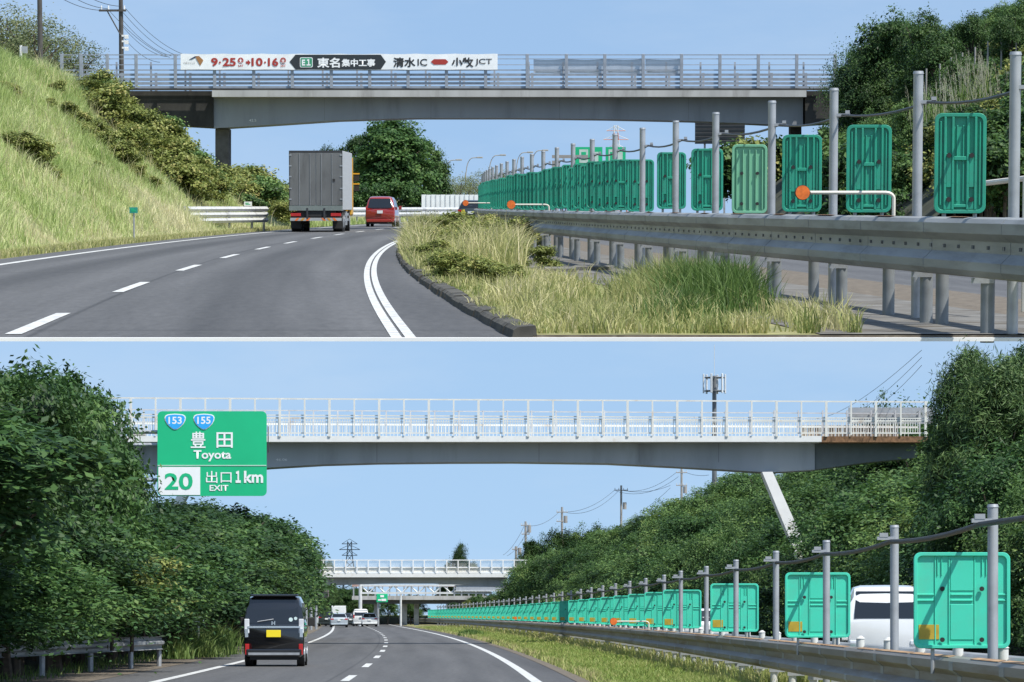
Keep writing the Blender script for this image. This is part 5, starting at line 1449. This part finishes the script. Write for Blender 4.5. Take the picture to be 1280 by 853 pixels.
for xs, num in ((219, '153'), (255, '155')):
    def shield(w, h, y0):
        pts = []
        for a, b in [(-.72, 0), (-.4, .03), (0, .05), (.4, .03), (.72, 0), (.93, -.08), (1, -.22), (.94, -.42), (.78, -.62), (.5, -.82), (.2, -.97), (0, -1), (-.2, -.97), (-.5, -.82), (-.78, -.62), (-.94, -.42), (-1, -.22), (-.93, -.08)]:
            pts.append((sx(xs + a * w) - ox, sz(y0 - b * h)))
        return pts
    plate('shield', shield(13.3, 19.2, 518.3), -.006, SIGNW); plate('shield', shield(12.2, 17.4, 519.3), -.018, SIGNB)
    stext(num, xs - 8.3, xs + 8.3, 521.2, 530.2, bold=.02, y=-.06)
part('bracket', MB().bb(sx(334.5) - ox, sx(335.6) - ox, .0, .12, sz(566), sz(533)), DARK, sg)
part('pole', MB().tube([(sx(150) - ox, .3, 0), (sx(150) - ox, .3, sz(530))], .16, 12), GALV, sg)
for y0 in (540, 556, 600): part('arm', MB().tube([(sx(150) - ox, .3, sz(y0)), (sx(320) - ox, .14, sz(y0 - 1))], .07, 8), GALV, sg)
for x in (225, 300): part('rib', MB().bb(sx(x) - ox - .05, sx(x) - ox + .05, .06, .12, sz(616), sz(518)), GALV, sg)

# ---------------------------------------------------------------- second bridge and far furniture
BD = 430.0
b2 = thing('footbridge', 'smaller white fenced bridge crossing the lower road in the distance', 'bridge', (0, BD, 0))
part('deck', MB().prism(BP([(380, 716.5), (635, 716.5), (635, 721.8), (380, 721.8)]), 0, 5), mat('fascia_white', (.72, .73, .7)), b2)
part('girder', MB().prism(BP([(380, 722), (634, 722), (634, 735), (590, 731.5), (540, 729.5), (480, 729.5), (430, 731), (380, 733.5)]), 1.3, 4), STEELGIRL, b2)
for i in range(20):
    px = 390 + 14.05 * i
    x = B(px, 0)[0]; part('fence_post', MB().bb(x - .055, x + .055, -.05, .05, B(0, 716.6)[1], B(0, 699.8)[1]), WHITE, b2)
for y0, th in ((700.3, .085), (709.5, .11), (715.5, .1)):
    z = B(0, y0)[1]; part('rail', MB().bb(B(378, 0)[0], B(660, 0)[0], .1, .2, z - th / 2, z + th / 2), WHITE, b2)
FENCEM = mat('fence_mesh', (.6, .62, .6), .7); FENCEM.node_tree.nodes['Principled BSDF'].inputs['Alpha'].default_value = .14
FENCEM2 = mat('fence_board', (.74, .72, .64), .7, var=.1); FENCEM2.node_tree.nodes['Principled BSDF'].inputs['Alpha'].default_value = .65
for i in range(19):
    px = 390 + 14.05 * i; a, c = B(px + .8, 0)[0], B(px + 13.2, 0)[0]
    part('mesh_panel', MB().bb(a, c, .22, .24, B(0, 709)[1], B(0, 700.8)[1]), FENCEM, b2)
    part('lower_panel', MB().bb(a, c, .22, .24, B(0, 715)[1], B(0, 710)[1]), FENCEM2, b2)
def board(name, label, cat, px0, px1, y0, y1, D, m, extra=None, base=0.0):
    a, b = PL(px0, y0, D), PL(px1, y1, D); w = (b.x - a.x) / 2
    t = thing(name, label, cat, ((a.x + b.x) / 2, D, 0))
    part('board', bevel(MB().bb(-w, w, 0, .3, b.z, a.z).mesh('board'), .04, 1), m, t)
    part('post', MB().tube([(-w * .7, .4, 0), (-w * .7, .4, a.z)], .12, 8), GALV, t)
    if extra: extra(t, w, b.z, a.z)
    return t
def led(t, w, z0, z1):
    part('display', MB().bb(-w * .85, w * .45, -.03, -.005, z0 + .25 * (z1 - z0), z0 + .85 * (z1 - z0)), DARK, t)
    part('visor', MB().bb(-w, w * .95, -.3, 0, z1 + .02, z1 + .12), mat('visor_rust', (.5, .36, .22), .7), t)
board('message_board', 'grey electronic message board at the left end of the distant bridge', 'message board', 386, 402, 711, 725, 330, GALV, led)
def greenx(t, w, z0, z1):
    h = z1 - z0
    for a, b, c, d in ((-.7, -.15, .2, .36), (-.1, .75, .16, .42), (-.3, .35, .6, .85)): part('lettering', MB().bb(w * a, w * b, -.03, -.006, z0 + c * h, z0 + d * h), SIGNW, t)
board('direction_sign', 'small green sign under the left end of the distant bridge', 'sign', 380, 395.5, 731, 741, 325, SIGNG, greenx)
board('message_board', 'dark message board right of the small green sign on the left', 'message board', 392, 411, 736.5, 747.5, 345, mat('board_brown', (.16, .14, .13), .6), lambda t, w, z0, z1: part('display', MB().bb(-w * .9, w * .9, -.03, -.005, z0 + .1, z1 - .25), DARK, t))
# truss gantry
D = 455.0
gx0, gx1 = PL(450.5, 0, D).x, PL(615, 0, D).x
ga = thing('sign_gantry', 'white steel truss sign gantry beyond the distant bridge', 'gantry', ((gx0 + gx1) / 2, D, 0))
gw = (gx1 - gx0) / 2
za, zb_ = PL(0, 732, D).z, PL(0, 741.5, D).z
WG = mat('gantry_white', (.6, .62, .62), .5)
for z in (za, zb_): part('chord', MB().bb(-gw, gw, -.12, .12, z - .11, z + .11), WG, ga)
n = 16
for i in range(n):
    x0, x1 = -gw + 2 * gw * i / n, -gw + 2 * gw * (i + 1) / n
    part('brace', MB().tube([(x0, 0, zb_ if i % 2 else za), (x1, 0, za if i % 2 else zb_)], .08, 4), WG, ga)
part('post', MB().tube([(-gw, 0, 0), (-gw, 0, za + .2)], .2, 8), WG, ga)
part('post', MB().tube([(PL(501, 0, D).x - ga.location.x, 0, 0), (PL(501, 0, D).x - ga.location.x, 0, zb_)], .12, 8), WG, ga)
part('top_beam', MB().bb(PL(570, 0, D).x - ga.location.x, PL(634, 0, D).x - ga.location.x, -.4, -.1, PL(0, 739, D).z, PL(0, 731, D).z), mat('gantry_grey', (.33, .36, .4), .6), ga)
for z in (730.6, 738.6): part('flange', MB().bb(PL(569, 0, D).x - ga.location.x, PL(635, 0, D).x - ga.location.x, -.5, -.1, PL(0, z + .9, D).z, PL(0, z, D).z), WG, ga)
board('direction_sign', 'small green direction sign hanging below the white truss gantry', 'sign', 470.5, 484.5, 742.5, 753.2, 450, SIGNG, greenx)
BD = 480.0
b3 = thing('overpass', 'brownish overpass furthest away behind the truss gantry', 'bridge', (0, BD, 0))
part('deck', MB().prism(BP([(440, 745), (640, 745), (640, 750), (440, 750)]), 0, 5), FASCIA, b3)
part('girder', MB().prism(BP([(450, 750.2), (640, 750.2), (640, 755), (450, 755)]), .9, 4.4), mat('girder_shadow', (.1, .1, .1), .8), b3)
part('parapet', MB().prism(BP([(440, 731), (640, 731), (640, 733.5), (440, 733.5)]), 0, .2), mat('parapet_red', (.42, .28, .24), .7), b3)
for i in range(22): x = B(442 + 9 * i, 0)[0]; part('fence_post', MB().bb(x - .08, x + .08, .02, .18, B(0, 745)[1], B(0, 733.5)[1]), GALV, b3)
for px in (470, 505, 520): x = B(px, 0)[0]; part('pier', MB().bb(x - .3, x + .3, 2, 3, 0, B(0, 755)[1]), CONC, b3)

# antenna mast, poles, wires
D = 330.0; p = PL(893, 470, D)
am = thing('antenna_mast', 'steel antenna mast with a ring of panel antennas behind the footbridge', 'antenna mast', (p.x, D, 0))
H = p.z
AN = mat('antenna_pale', (.55, .58, .6), .5); MG = mat('mast_grey', (.12, .13, .14), .6)
part('mast', MB().tube([(0, 0, 0), (0, 0, H)], [.24, .17], 8), MG, am)
part('whip', MB().tube([(0, 0, H), (0, 0, PL(0, 431, D).z)], .025, 5), AN, am)
for z in (H - .15, H - 1.25): part('ring', MB().tube([(math.cos(a) * .85, math.sin(a) * .85, z) for a in np.linspace(0, 6.2832, 9)], .045, 5), MG, am); part('spoke', MB().tube([(-.85, 0, z), (.85, 0, z)], .04, 5).tube([(0, -.85, z), (0, .85, z)], .04, 5), MG, am)
for k in range(6):
    a = k * 1.047 + .2; x, y = math.cos(a) * .92, math.sin(a) * .92
    part('antenna', bevel(MB().box((x, y, H - .65), (.12, .16, 1.6), rz=a).mesh('antenna'), .02, 1), AN, am)
def upole(label, px, y0, D, arms, base=0.0, tr_=None):
    p = PL(px, y0, D); t = thing('utility_pole', label, 'utility pole', (p.x, D, base)); H = p.z - base
    part('pole', MB().tube([(0, 0, 0), (0, 0, H)], [.19, .13], 8), POLE_C, t)
    for y, w in arms:
        z = PL(0, y, D).z - base
        part('crossarm', MB().bb(-w, w, -.15, -.05, z - .06, z + .06), POLE_C, t)
        for x in (-w * .9, -w * .35, w * .35, w * .9): ins(t, x, z + .08, AN)
    if tr_: z = PL(0, tr_, D).z - base; part('transformer', MB().tube([(.45, 0, z - .5), (.45, 0, z + .4)], .25, 10), POLE_C, t)
    return t
upole('concrete utility pole on the wooded ridge, rightmost of the ridge poles', 852, 585, 510, [(591, .7), (607, .7)], tr_=612)
upole('concrete utility pole on the wooded ridge, middle of the ridge poles', 776.5, 607, 520, [(613, .9)], tr_=632)
upole('concrete utility pole beside the dark ridge trees, third from the right', 702.5, 634, 505, [(640.5, .7), (652, .7)], tr_=649)
upole('leaning utility pole with transformer above the right end of the distant bridge', 657, 652, 500, [(657, .6), (668, .5)], tr_=661)
upole('small far utility pole just right of the distant bridge fence', 645, 683, 505, [(687, .5)], tr_=689)
sp = []
for (x0, y0, D0, x1, y1, D1, sg_) in [(776, 613, 520, 845, 591, 510, .9), (770, 614, 520, 848, 596, 510, 1.1), (783, 614, 520, 838, 607, 510, .4), (703, 640, 505, 768, 613, 520, .8), (708, 641, 505, 772, 615, 520, 1.0), (657, 657, 500, 698, 641, 505, .6), (629, 694, 480, 655, 658, 500, .5), (634, 695, 480, 660, 662, 500, .5), (858, 591, 510, 886, 594, 500, .2), (838, 610, 510, 800, 640, 515, .2)]:
    sp.append((PL(x0, y0, D0), PL(x1, y1, D1), sg_))
wires('power_line', 'thin power lines strung between the ridge utility poles', sp, .022)
sp = [(PL(1152, 438, 150), PL(1020, 524, 290), .5), (PL(1152, 447, 150), PL(1040, 528, 290), .5), (PL(1152, 457, 150), PL(1060, 524, 290), .5)]
wires('power_line', 'thin slanting power lines left of the tall pine behind the footbridge', sp, .012)
pylon('grey lattice pylon faint above the left of the distant bridge', 437, 677, 770, 620, 3.4, (mat('pylon_grey', (.5, .56, .62), .6), mat('pylon_grey', (.5, .56, .62), .6)), ((.97, 1.2), (.9, 1.6), (.83, 1.2)))

# ---------------------------------------------------------------- wooded banks
toeR = lambda d: YP(d) + 9.6
def bank_z(off): return np.clip((np.asarray(off, float) - .6) * .55, 0, 8)
ob = np.concatenate([np.linspace(0, 16, 18), [30, 60]]); db = np.arange(84, 620, 6.0)
OB, DB = np.meshgrid(ob, db)
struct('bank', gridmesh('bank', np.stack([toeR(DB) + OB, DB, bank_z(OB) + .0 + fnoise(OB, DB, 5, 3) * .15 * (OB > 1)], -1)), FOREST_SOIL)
prof = [(600, 752), (622, 747), (640, 736), (652, 716), (668, 698), (690, 687), (720, 678), (760, 664), (800, 648), (840, 628), (870, 613), (900, 597), (930, 588), (985, 585), (1060, 572), (1085, 560), (1110, 550), (1150, 530), (1200, 520), (1300, 510)]
PXs, PYs = [p[0] for p in prof], [p[1] for p in prof]
rd = random.Random(17)
def prof_tree(D, off, wd, kind, label, group, m, frac=1.0, hp=5.8, name='tree'):
    X = float(toeR(D)) + off; px = 640 + X * F / D
    zmax = CL + (HL - np.interp(px, PXs, PYs)) * D / F
    z0 = float(bank_z(off)) - .3
    ztop = min(zmax, z0 + 3.2 + rd.uniform(0, 3.2) + .1 * off) if frac < 1 else zmax
    if ztop - z0 < 1.6 or px > 1420: return
    s = (ztop - z0) / hp
    key = '%s%d' % (kind, rd.randrange(4))
    ws = min(1.7, max(.75, wd * rd.uniform(.85, 1.25) / (2.4 * s)))
    q = 0 if px > 1150 else 1 if px > 1050 else 2 if px > 960 else 3 if px > 860 else 4 if px > 760 else 5
    where = [', behind the nearest panels', ', below the end of the footbridge', ', beside the slanted leg', ', left of the slanted leg', ', below the ridge poles', ', towards the distant bridge'][q]
    return tree(key, kind, (X, D, z0), rd.random() * 6.28, (s * ws, s * ws, s), name, label.replace(' of the lower road', '').replace(' right', '', 0) + where, name, group + where.replace(',', ''), m)
MS = [LEAF_M, LEAF_O, LEAF_O, LEAF_M, LEAF_O, LEAF_D]
D = 104.0
while D < 470:
    stp = 5.6 + (D - 100) * .028
    prof_tree(D + rd.uniform(-1, 1), .9 + rd.uniform(0, .8), 2.8, 'fine', 'leafy tree in the front row of the right bank', 'front row trees of the right bank', rd.choice(MS), .5)
    prof_tree(D + rd.uniform(-1, 1), 4 + rd.uniform(-1, 1), 3.0, 'fine', 'leafy tree halfway up the right bank', 'middle trees of the right bank', rd.choice(MS), .5)
    prof_tree(D + rd.uniform(-1, 1), 7.5 + rd.uniform(-1, 1), 3.1, 'fine', 'leafy tree high on the right bank', 'upper trees of the right bank', rd.choice(MS), .5)
    prof_tree(D + rd.uniform(-1, 1), 11.5 + rd.uniform(-1.5, 1.5), 3.2, 'fine', 'leafy tree along the crest of the right bank', 'crest trees of the right bank', rd.choice(MS), 1.0)
    D += stp
# low shrubs at the foot of the bank
D = 86.0
while D < 330:
    prof_tree(D, .4 + rd.uniform(-.3, .5), 1.4, 'fine', 'low bushy shrub at the foot of the right bank', 'bushy shrubs at the foot of the right bank', rd.choice(MS), .5, name='shrub')
    D += 5.5
def ltree(key, kind, px, py, D, hp, base, ws, label, group=None, m=None, name='tree', cat='tree'):
    p = PL(px, py, D); s = (p.z - base) / hp
    return tree(key, kind, (p.x, D, base), rd.random() * 6, (s * ws, s * ws, s), name, label, cat, group, m)
for i in range(17):
    px = 606 + 7 * i + rd.uniform(-3, 3); D = 452 - i * 3.3
    ltree('fine%d' % (i % 4), 'fine', px, np.interp(px, PXs, PYs) + rd.uniform(0, 10), D, 5.8, 0, 1.0, 'leafy tree where the right bank meets the distant bridge', 'trees at the right end of the distant bridge', rd.choice(MS))
# pine in the top right corner; its crown stays just below the terrace edge
PINES = [(1206, 430, 128, .72, 1.5, 'tall dark pine at the right end of the footbridge, leftmost of the pines'), (1246, 429, 125, .85, 1.5, 'tall dark pine second from the left in the top right corner of the lower view'), (1282, 429, 130, .85, 2.0, 'tall dark pine above the nearest green panel in the lower view'), (1318, 429, 127, .85, 2, 'dark pine at the very right edge of the lower view'), (1222, 440, 134, .6, 2.5, 'dark pine standing behind the leftmost pines'), (1262, 434, 136, .7, 2.5, 'dark pine behind the middle pines of the top right corner')]
for i, (px, py, D, ws, b, lab) in enumerate(PINES):
    ltree('pine%d' % (i % 2), 'pine', px, py, D, 8.75, b, ws, lab, None, None, 'pine_tree')
ltree('dark0', 'dark', 1105, 484, 240, 6.1, 4.0, .42, 'round treetop behind the right end of the footbridge', None, LEAF_D)
for i, px in enumerate((1135, 1150, 1165)): ltree('sparse%d' % i, 'sparse', px, 490 + i * 2, 236, 5, 4, .8, 'pale treetop seen over the right end of the footbridge', 'pale treetops behind the footbridge end', LEAF_M)
for i, (px, py) in enumerate([(676, 664), (694, 655), (712, 655), (730, 651), (748, 649), (765, 654), (782, 662), (664, 676)]):
    ltree('dark%d' % (i % 3), 'dark', px, py, 500, 6.1, 2, .62, 'dark tree on the far ridge behind the utility poles', 'dark ridge trees', LEAF_D)
for i, (px, py) in enumerate([(575, 687), (562, 695), (590, 697)]):
    ltree('pine%d' % (i % 2) if i == 0 else 'dark%d' % i, 'pine' if i == 0 else 'dark', px, py, 520, 8 if i == 0 else 6.1, 0, .55, 'dark treetop rising behind the middle of the distant bridge', 'treetops behind the distant bridge', LEAF_D)
for i in range(26):
    px = rd.uniform(392, 560) if i % 2 else rd.uniform(392, 465); D = rd.uniform(485, 560)
    ltree('broad%d' % (i % 4), 'broad', px, rd.uniform(738, 760) if px > 462 else rd.uniform(731, 742), D, 6.1, 0, .85, 'far roadside tree under the distant bridge', 'far trees under the distant bridge', LEAF_M if i % 3 else LEAF_D)
for i, px in enumerate((412, 422, 432, 441, 450, 436, 426)):
    ltree('dark%d' % (i % 3), 'dark', px, 733 + 2 * (i % 3), 500 + 6 * i, 5.8, 0, 1.1, 'dark wood edge tree seen under the left half of the distant bridge', 'dark trees under the left half of the distant bridge', LEAF_D)
for i in range(14):
    px = rd.uniform(565, 640); ltree('broad%d' % (i % 4), 'broad', px, np.interp(px, [565, 590, 640], [752, 740, 736]) + rd.uniform(0, 12), 474, 6.1, 0, .8, 'olive tree right of the truss gantry under the distant bridge', 'trees right of the gantry', LEAF_Y if i % 2 else LEAF_M)
for i, (px, py) in enumerate([(393, 686), (400, 688), (389, 690), (412, 699)]):
    ltree('pine%d' % (i % 2), 'pine', px, py, 425 + 20 * i, 8.5, 0, .5, 'small conifer at the left end of the distant bridge', 'conifers at the left end of the distant bridge', None, 'pine_tree')
# left wood
lb = np.concatenate([np.linspace(0, 12, 10), [30, 60]]); dbl = np.arange(10, 420, 6.0)
OB, DB = np.meshgrid(lb, dbl)
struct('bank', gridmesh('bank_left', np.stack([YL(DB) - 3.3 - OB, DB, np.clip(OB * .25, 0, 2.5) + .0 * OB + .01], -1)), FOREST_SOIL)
lp = [(-60, 430), (70, 431), (88, 452), (104, 470), (118, 484), (140, 520), (150, 545), (166, 575), (180, 600), (192, 621), (215, 623), (335, 621), (350, 630), (375, 645), (388, 662), (392, 700)]
for i, (px, D, y) in enumerate([(-32, 84, 437), (6, 88, 437), (40, 92, 438), (66, 98, 440), (88, 103, 452), (20, 80, 440), (60, 86, 452), (100, 97, 488)]):
    ltree('broad%d' % (i % 4), 'broad', px, y, D, 6.0, -.2, .62, 'tall broadleaf tree filling the top left corner of the lower view', 'trees in the top left corner', (LEAF_M, LEAF_D)[i % 2])
LX, LY = [p[0] for p in lp], [p[1] for p in lp]
def left_tree(D, off, hfrac, kind, label, group, m, wd=2.3):
    X = float(YL(D)) - off; px = 640 + X * F / D
    if D > 110:
        off += max(0.0, (px + wd * 1.0 * F / D - 378) * D / F); X = float(YL(D)) - off; px = 640 + X * F / D
    if D < 222:
        q = 0 if px < 60 else 1 if px < 130 else 2 if px < 200 else 3 if px < 280 else 4
        label = ['leafy tree at the far left edge of the lower wood', 'leafy tree behind the grey left guardrail of the lower road', 'leafy tree whose crown ends at the left edge of the exit sign', 'leafy tree standing below the green exit sign', 'leafy tree at the right end of the left wood, behind the black van'][q]
        group = ['trees at the left edge', 'trees behind the left guardrail', 'trees left of the exit sign', 'trees below the exit sign', 'trees behind the black van'][q]
    if px < -140: return
    # highest line over the crown's width, so that it keeps its outline
    half = wd * .75 * F / D; off_ = off
    zmax = min(CL + (HL - np.interp(q, LX, LY)) * D / F for q in (px - half * .6, px, min(px + half, 391)))
    if D < 147 and px + half * 1.75 > 200 and px < 360: zmax = min(zmax, CL + (HL - 628) * D / F)
    z0 = -.2 + .2 * max(0, off - 4); zt = z0 + (zmax - z0) * hfrac
    s = (zt - z0) / 5.75
    if s < .2: return
    ws = min(1.6, max(.7, wd / (2.2 * s)))
    tree('%s%d' % (kind, rd.randrange(4)), kind, (X, D, z0), rd.random() * 6.28, (s * ws, s * ws, s), 'tree', label, 'tree', group, m)
D = 58.0
while D < 222:
    for off, hf in ((3.3 if D < 104 else 3.9, 1.0), (6.4, 1.0)):
        left_tree(D + rd.uniform(-1.2, 1.2), off + rd.uniform(-.3, .3), hf * rd.uniform(.85, 1.0), 'broad' if off < 5 else 'dark', 'dense leafy tree in the wood left of the lower road', 'trees in the wood left of the lower road', LEAF_M if rd.random() < .6 else LEAF_D, 3.1 if off < 5 else 2.6)
    D += 4.0
for D in np.arange(222, 420, 14):
    left_tree(D, 4.6, .8, 'broad', 'far leafy tree along the left side of the lower road', 'far trees left of the lower road', LEAF_M if rd.random() < .5 else LEAF_Y, 2.4)
for px, D, s in [(140, 88, .9), (165, 92, 1.0), (150, 97, 1.1), (180, 99, .8)]:
    tree('bush%d' % (px % 4), 'bush', ((px - 640) * D / F, D, 1.0), px, s, 'bush', 'yellowing shrub among the dark trees left of the lower road', 'shrub', 'yellowing shrubs', LEAF_Y)
for i, (px, D, h) in enumerate([(232, 116, .95), (243, 118, 1.0), (268, 122, 1.1), (277, 124, 1.15), (262, 116, .5), (222, 112, .7)]):
    clump((px - 640) * D / F, D, .45, .8, 380, h, .45 if i != 4 else .55, 'rough roadside grass tuft left of the black van', GRASS_G, .03, 'grass tufts left of the black van')
N = 4000
dd = 72 + 150 * rng.random(N); xx = YL(dd) - 2.3 - 1.5 * rng.random(N)
stuff('roadside_grass', blades('roadside_grass', np.stack([xx, dd, np.zeros(N)], 1), .2 * rng.uniform(.3, 1.4, N), np.full(N, .02), np.clip(rng.normal(.5, .3, N), 0, 1.1), .45 + rng.normal(0, .2, N)), GRASS_G, 'shaded grass at the foot of the left wood', 'grass')
# left guardrail, marker
gl = thing('guardrail', 'shaded grey guardrail in front of the wood left of the lower road', 'guardrail', (0, 0, 0))
pts = [((px - 640) * D / F, D) for px, D in ((-40, 74), (0, 77), (60, 82), (120, 88), (170, 93), (205, 97))]
part('beam', wbeam(pts, .42, .74), GALV_R, gl)
for x, y in pts[1:]: part('post', MB().tube([(x - .12, y, -.1), (x - .12, y, .7)], .06, 8), GALV, gl)
small_sign('roadside_marker', 'small pale blue marker sign at the edge of the left wood', 248, 774, 120, .34, .16, mat('sign_pale_blue', (.45, .6, .65), .5))

# ---------------------------------------------------------------- lower traffic
BLK = mat('car_black', (.008, .009, .011), .15, var=.03, coat=1.0)
kd = 97.0
kv = car('kei_van', 'glossy black tall van with a yellow number plate in the left lane below', 'van', ((342.5 - 640) * kd / F, kd, 0), .02, 1.46, 1.75, 3.4, 'van', BLK, plate=PLATE_Y, detail='kei')
KX = lambda px: (px - 342.5) * kd / F
KZ = lambda py: (835 - py) * 1.75 / (835 - 749)
for nm in ('number_plate',):
    for ch in list(kv.children):
        if ch.name.startswith(nm): bpy.data.objects.remove(ch)
part('number_plate', bevel(MB().bb(KX(333), KX(351), -.05, -.02, KZ(800), KZ(791.5)).mesh('number_plate'), .005), PLATE_Y, kv)
part('chrome_strip', MB().bb(-.64, .64, -.035, -.0, KZ(789), KZ(786.8)), CHROME, kv)
part('wiper', MB().tube([(KX(322), -.03, KZ(781.5)), (KX(342), -.01, KZ(778.5))], .012, 6), GALV, kv)
em = text_mesh('emblem', 'H', KX(339.5), KX(344), KZ(785.5), KZ(780.8), .03); part('emblem', em, CHROME, kv).location = (0, -.03, 0)
for px, py, w, h in ((363.5, 779, .05, .022), (369.5, 777.7, .04, .03)):
    part('window_sticker', MB().disc((KX(px), -.0, KZ(py)), w, .01, 14), mat('sticker_pale', (.6, .75, .75), .5), kv)
for s in (-1, 1):
    part('reflector', bevel(MB().bb(s * .60, s * .70, -.05, .03, KZ(821), KZ(808)).mesh('reflector'), .01), LAMP_R, kv)
    part('lamp_trim', MB().bb(s * .625, s * .7, -.04, .0, KZ(800), KZ(790)), CHROME, kv)
part('spoiler', bevel(MB().bb(-.58, .58, .02, .3, 1.70, 1.755).mesh('spoiler'), .02), BLK, kv)
part('rear_garnish', MB().bb(-.62, .62, -.075, -.05, .28, .34), GALV, kv)
part('door_side_reflect', bevel(MB().bb(.725, .74, .5, 3.0, .95, 1.0).mesh('trim'), .004, 1), CHROME, kv)

PW_ = mat('car_white', (.74, .76, .75), .25, var=.03, coat=1.0)
PS = mat('car_silver', (.5, .56, .6), .3, .3, var=.04, coat=1.0)
def lcar(px, y0, D, W_, H, L, style, m, label, rz=.06, name='car', cat='car'):
    return car(name, label, cat, ((px - 640) * D / F, D, 0), rz, W_, H, L, style, m)
lcar(424, 784, 405, 1.76, 1.47, 4.6, 'sedan', PS, 'silver sedan ahead in the middle distance of the lower road', name='sedan')
lcar(462, 780, 432, 1.7, 1.48, 4.2, 'hatch', PW_, 'white hatchback in the right lane of the lower road', name='hatchback')
lcar(451, 778, 447, 1.72, 1.95, 4.4, 'van', PW_, 'white minivan just ahead of the white hatchback', name='minivan', cat='minivan')
lcar(408, 778, 440, 1.76, 1.7, 4.3, 'minivan', DKG, 'dark car in the left lane beside the silver sedan', name='dark_car')
lcar(400.5, 778, 455, 1.5, 1.6, 4.0, 'hatch', PW_, 'small white car at the far left edge line of the lower road', name='white_car')
lcar(438, 778, 460, 1.7, 1.5, 4.2, 'hatch', DKG, 'dark car between the silver sedan and the white minivan', name='dark_car')
# white box truck beyond the sedan
D = 470.0; p = PL(423.5, 757.5, D)
t = thing('box_truck', 'small white box truck beyond the silver sedan', 'truck', (p.x, D, 0), .07)
part('cargo_box', bevel(MB().bb(-.85, .85, 0, 3.2, .9, p.z).mesh('cargo_box'), .03, 1), PW_, t)
part('rear_door', MB().bb(-.78, -.01, -.03, 0, 1.0, p.z - .08).bb(.01, .78, -.03, 0, 1.0, p.z - .08), PW_, t)
part('chassis', MB().bb(-.7, .7, .1, 4.8, .5, .88), BLACK, t); part('cab', bevel(MB().bb(-.82, .82, 3.4, 4.9, .5, 2.0).mesh('cab'), .08), PW_, t)
for s in (-1, 1):
    for y in (.8, 4.0): wheel(t, s * .7, y, .33, .25)
# oncoming white minibus behind the panels (we see its front)
D = 93.0
mbz = car('minibus', 'white minibus on the opposite carriageway behind the green panels', 'minibus', ((1108 - 640) * D / F, D, 0), -.04, 1.78, 1.95, 4.7, 'van', PW_, plate=PLATE_W, detail='clear')
lcar(883, 770, 150, 1.7, 1.5, 4.3, 'hatch', PW_, 'white car glimpsed between panels on the opposite lower carriageway', name='white_car')

# ------------------------------------------------------------------ set the upper road on its terrace
M_UP = Matrix.Translation((0, 0, CL)) @ Matrix.Rotation(TH, 4, 'X') @ Matrix.Scale(UP_SCALE, 4) @ Matrix.Translation((0, 0, -CU))
for o in UPPER:
    o.matrix_basis = M_UP @ o.matrix_basis
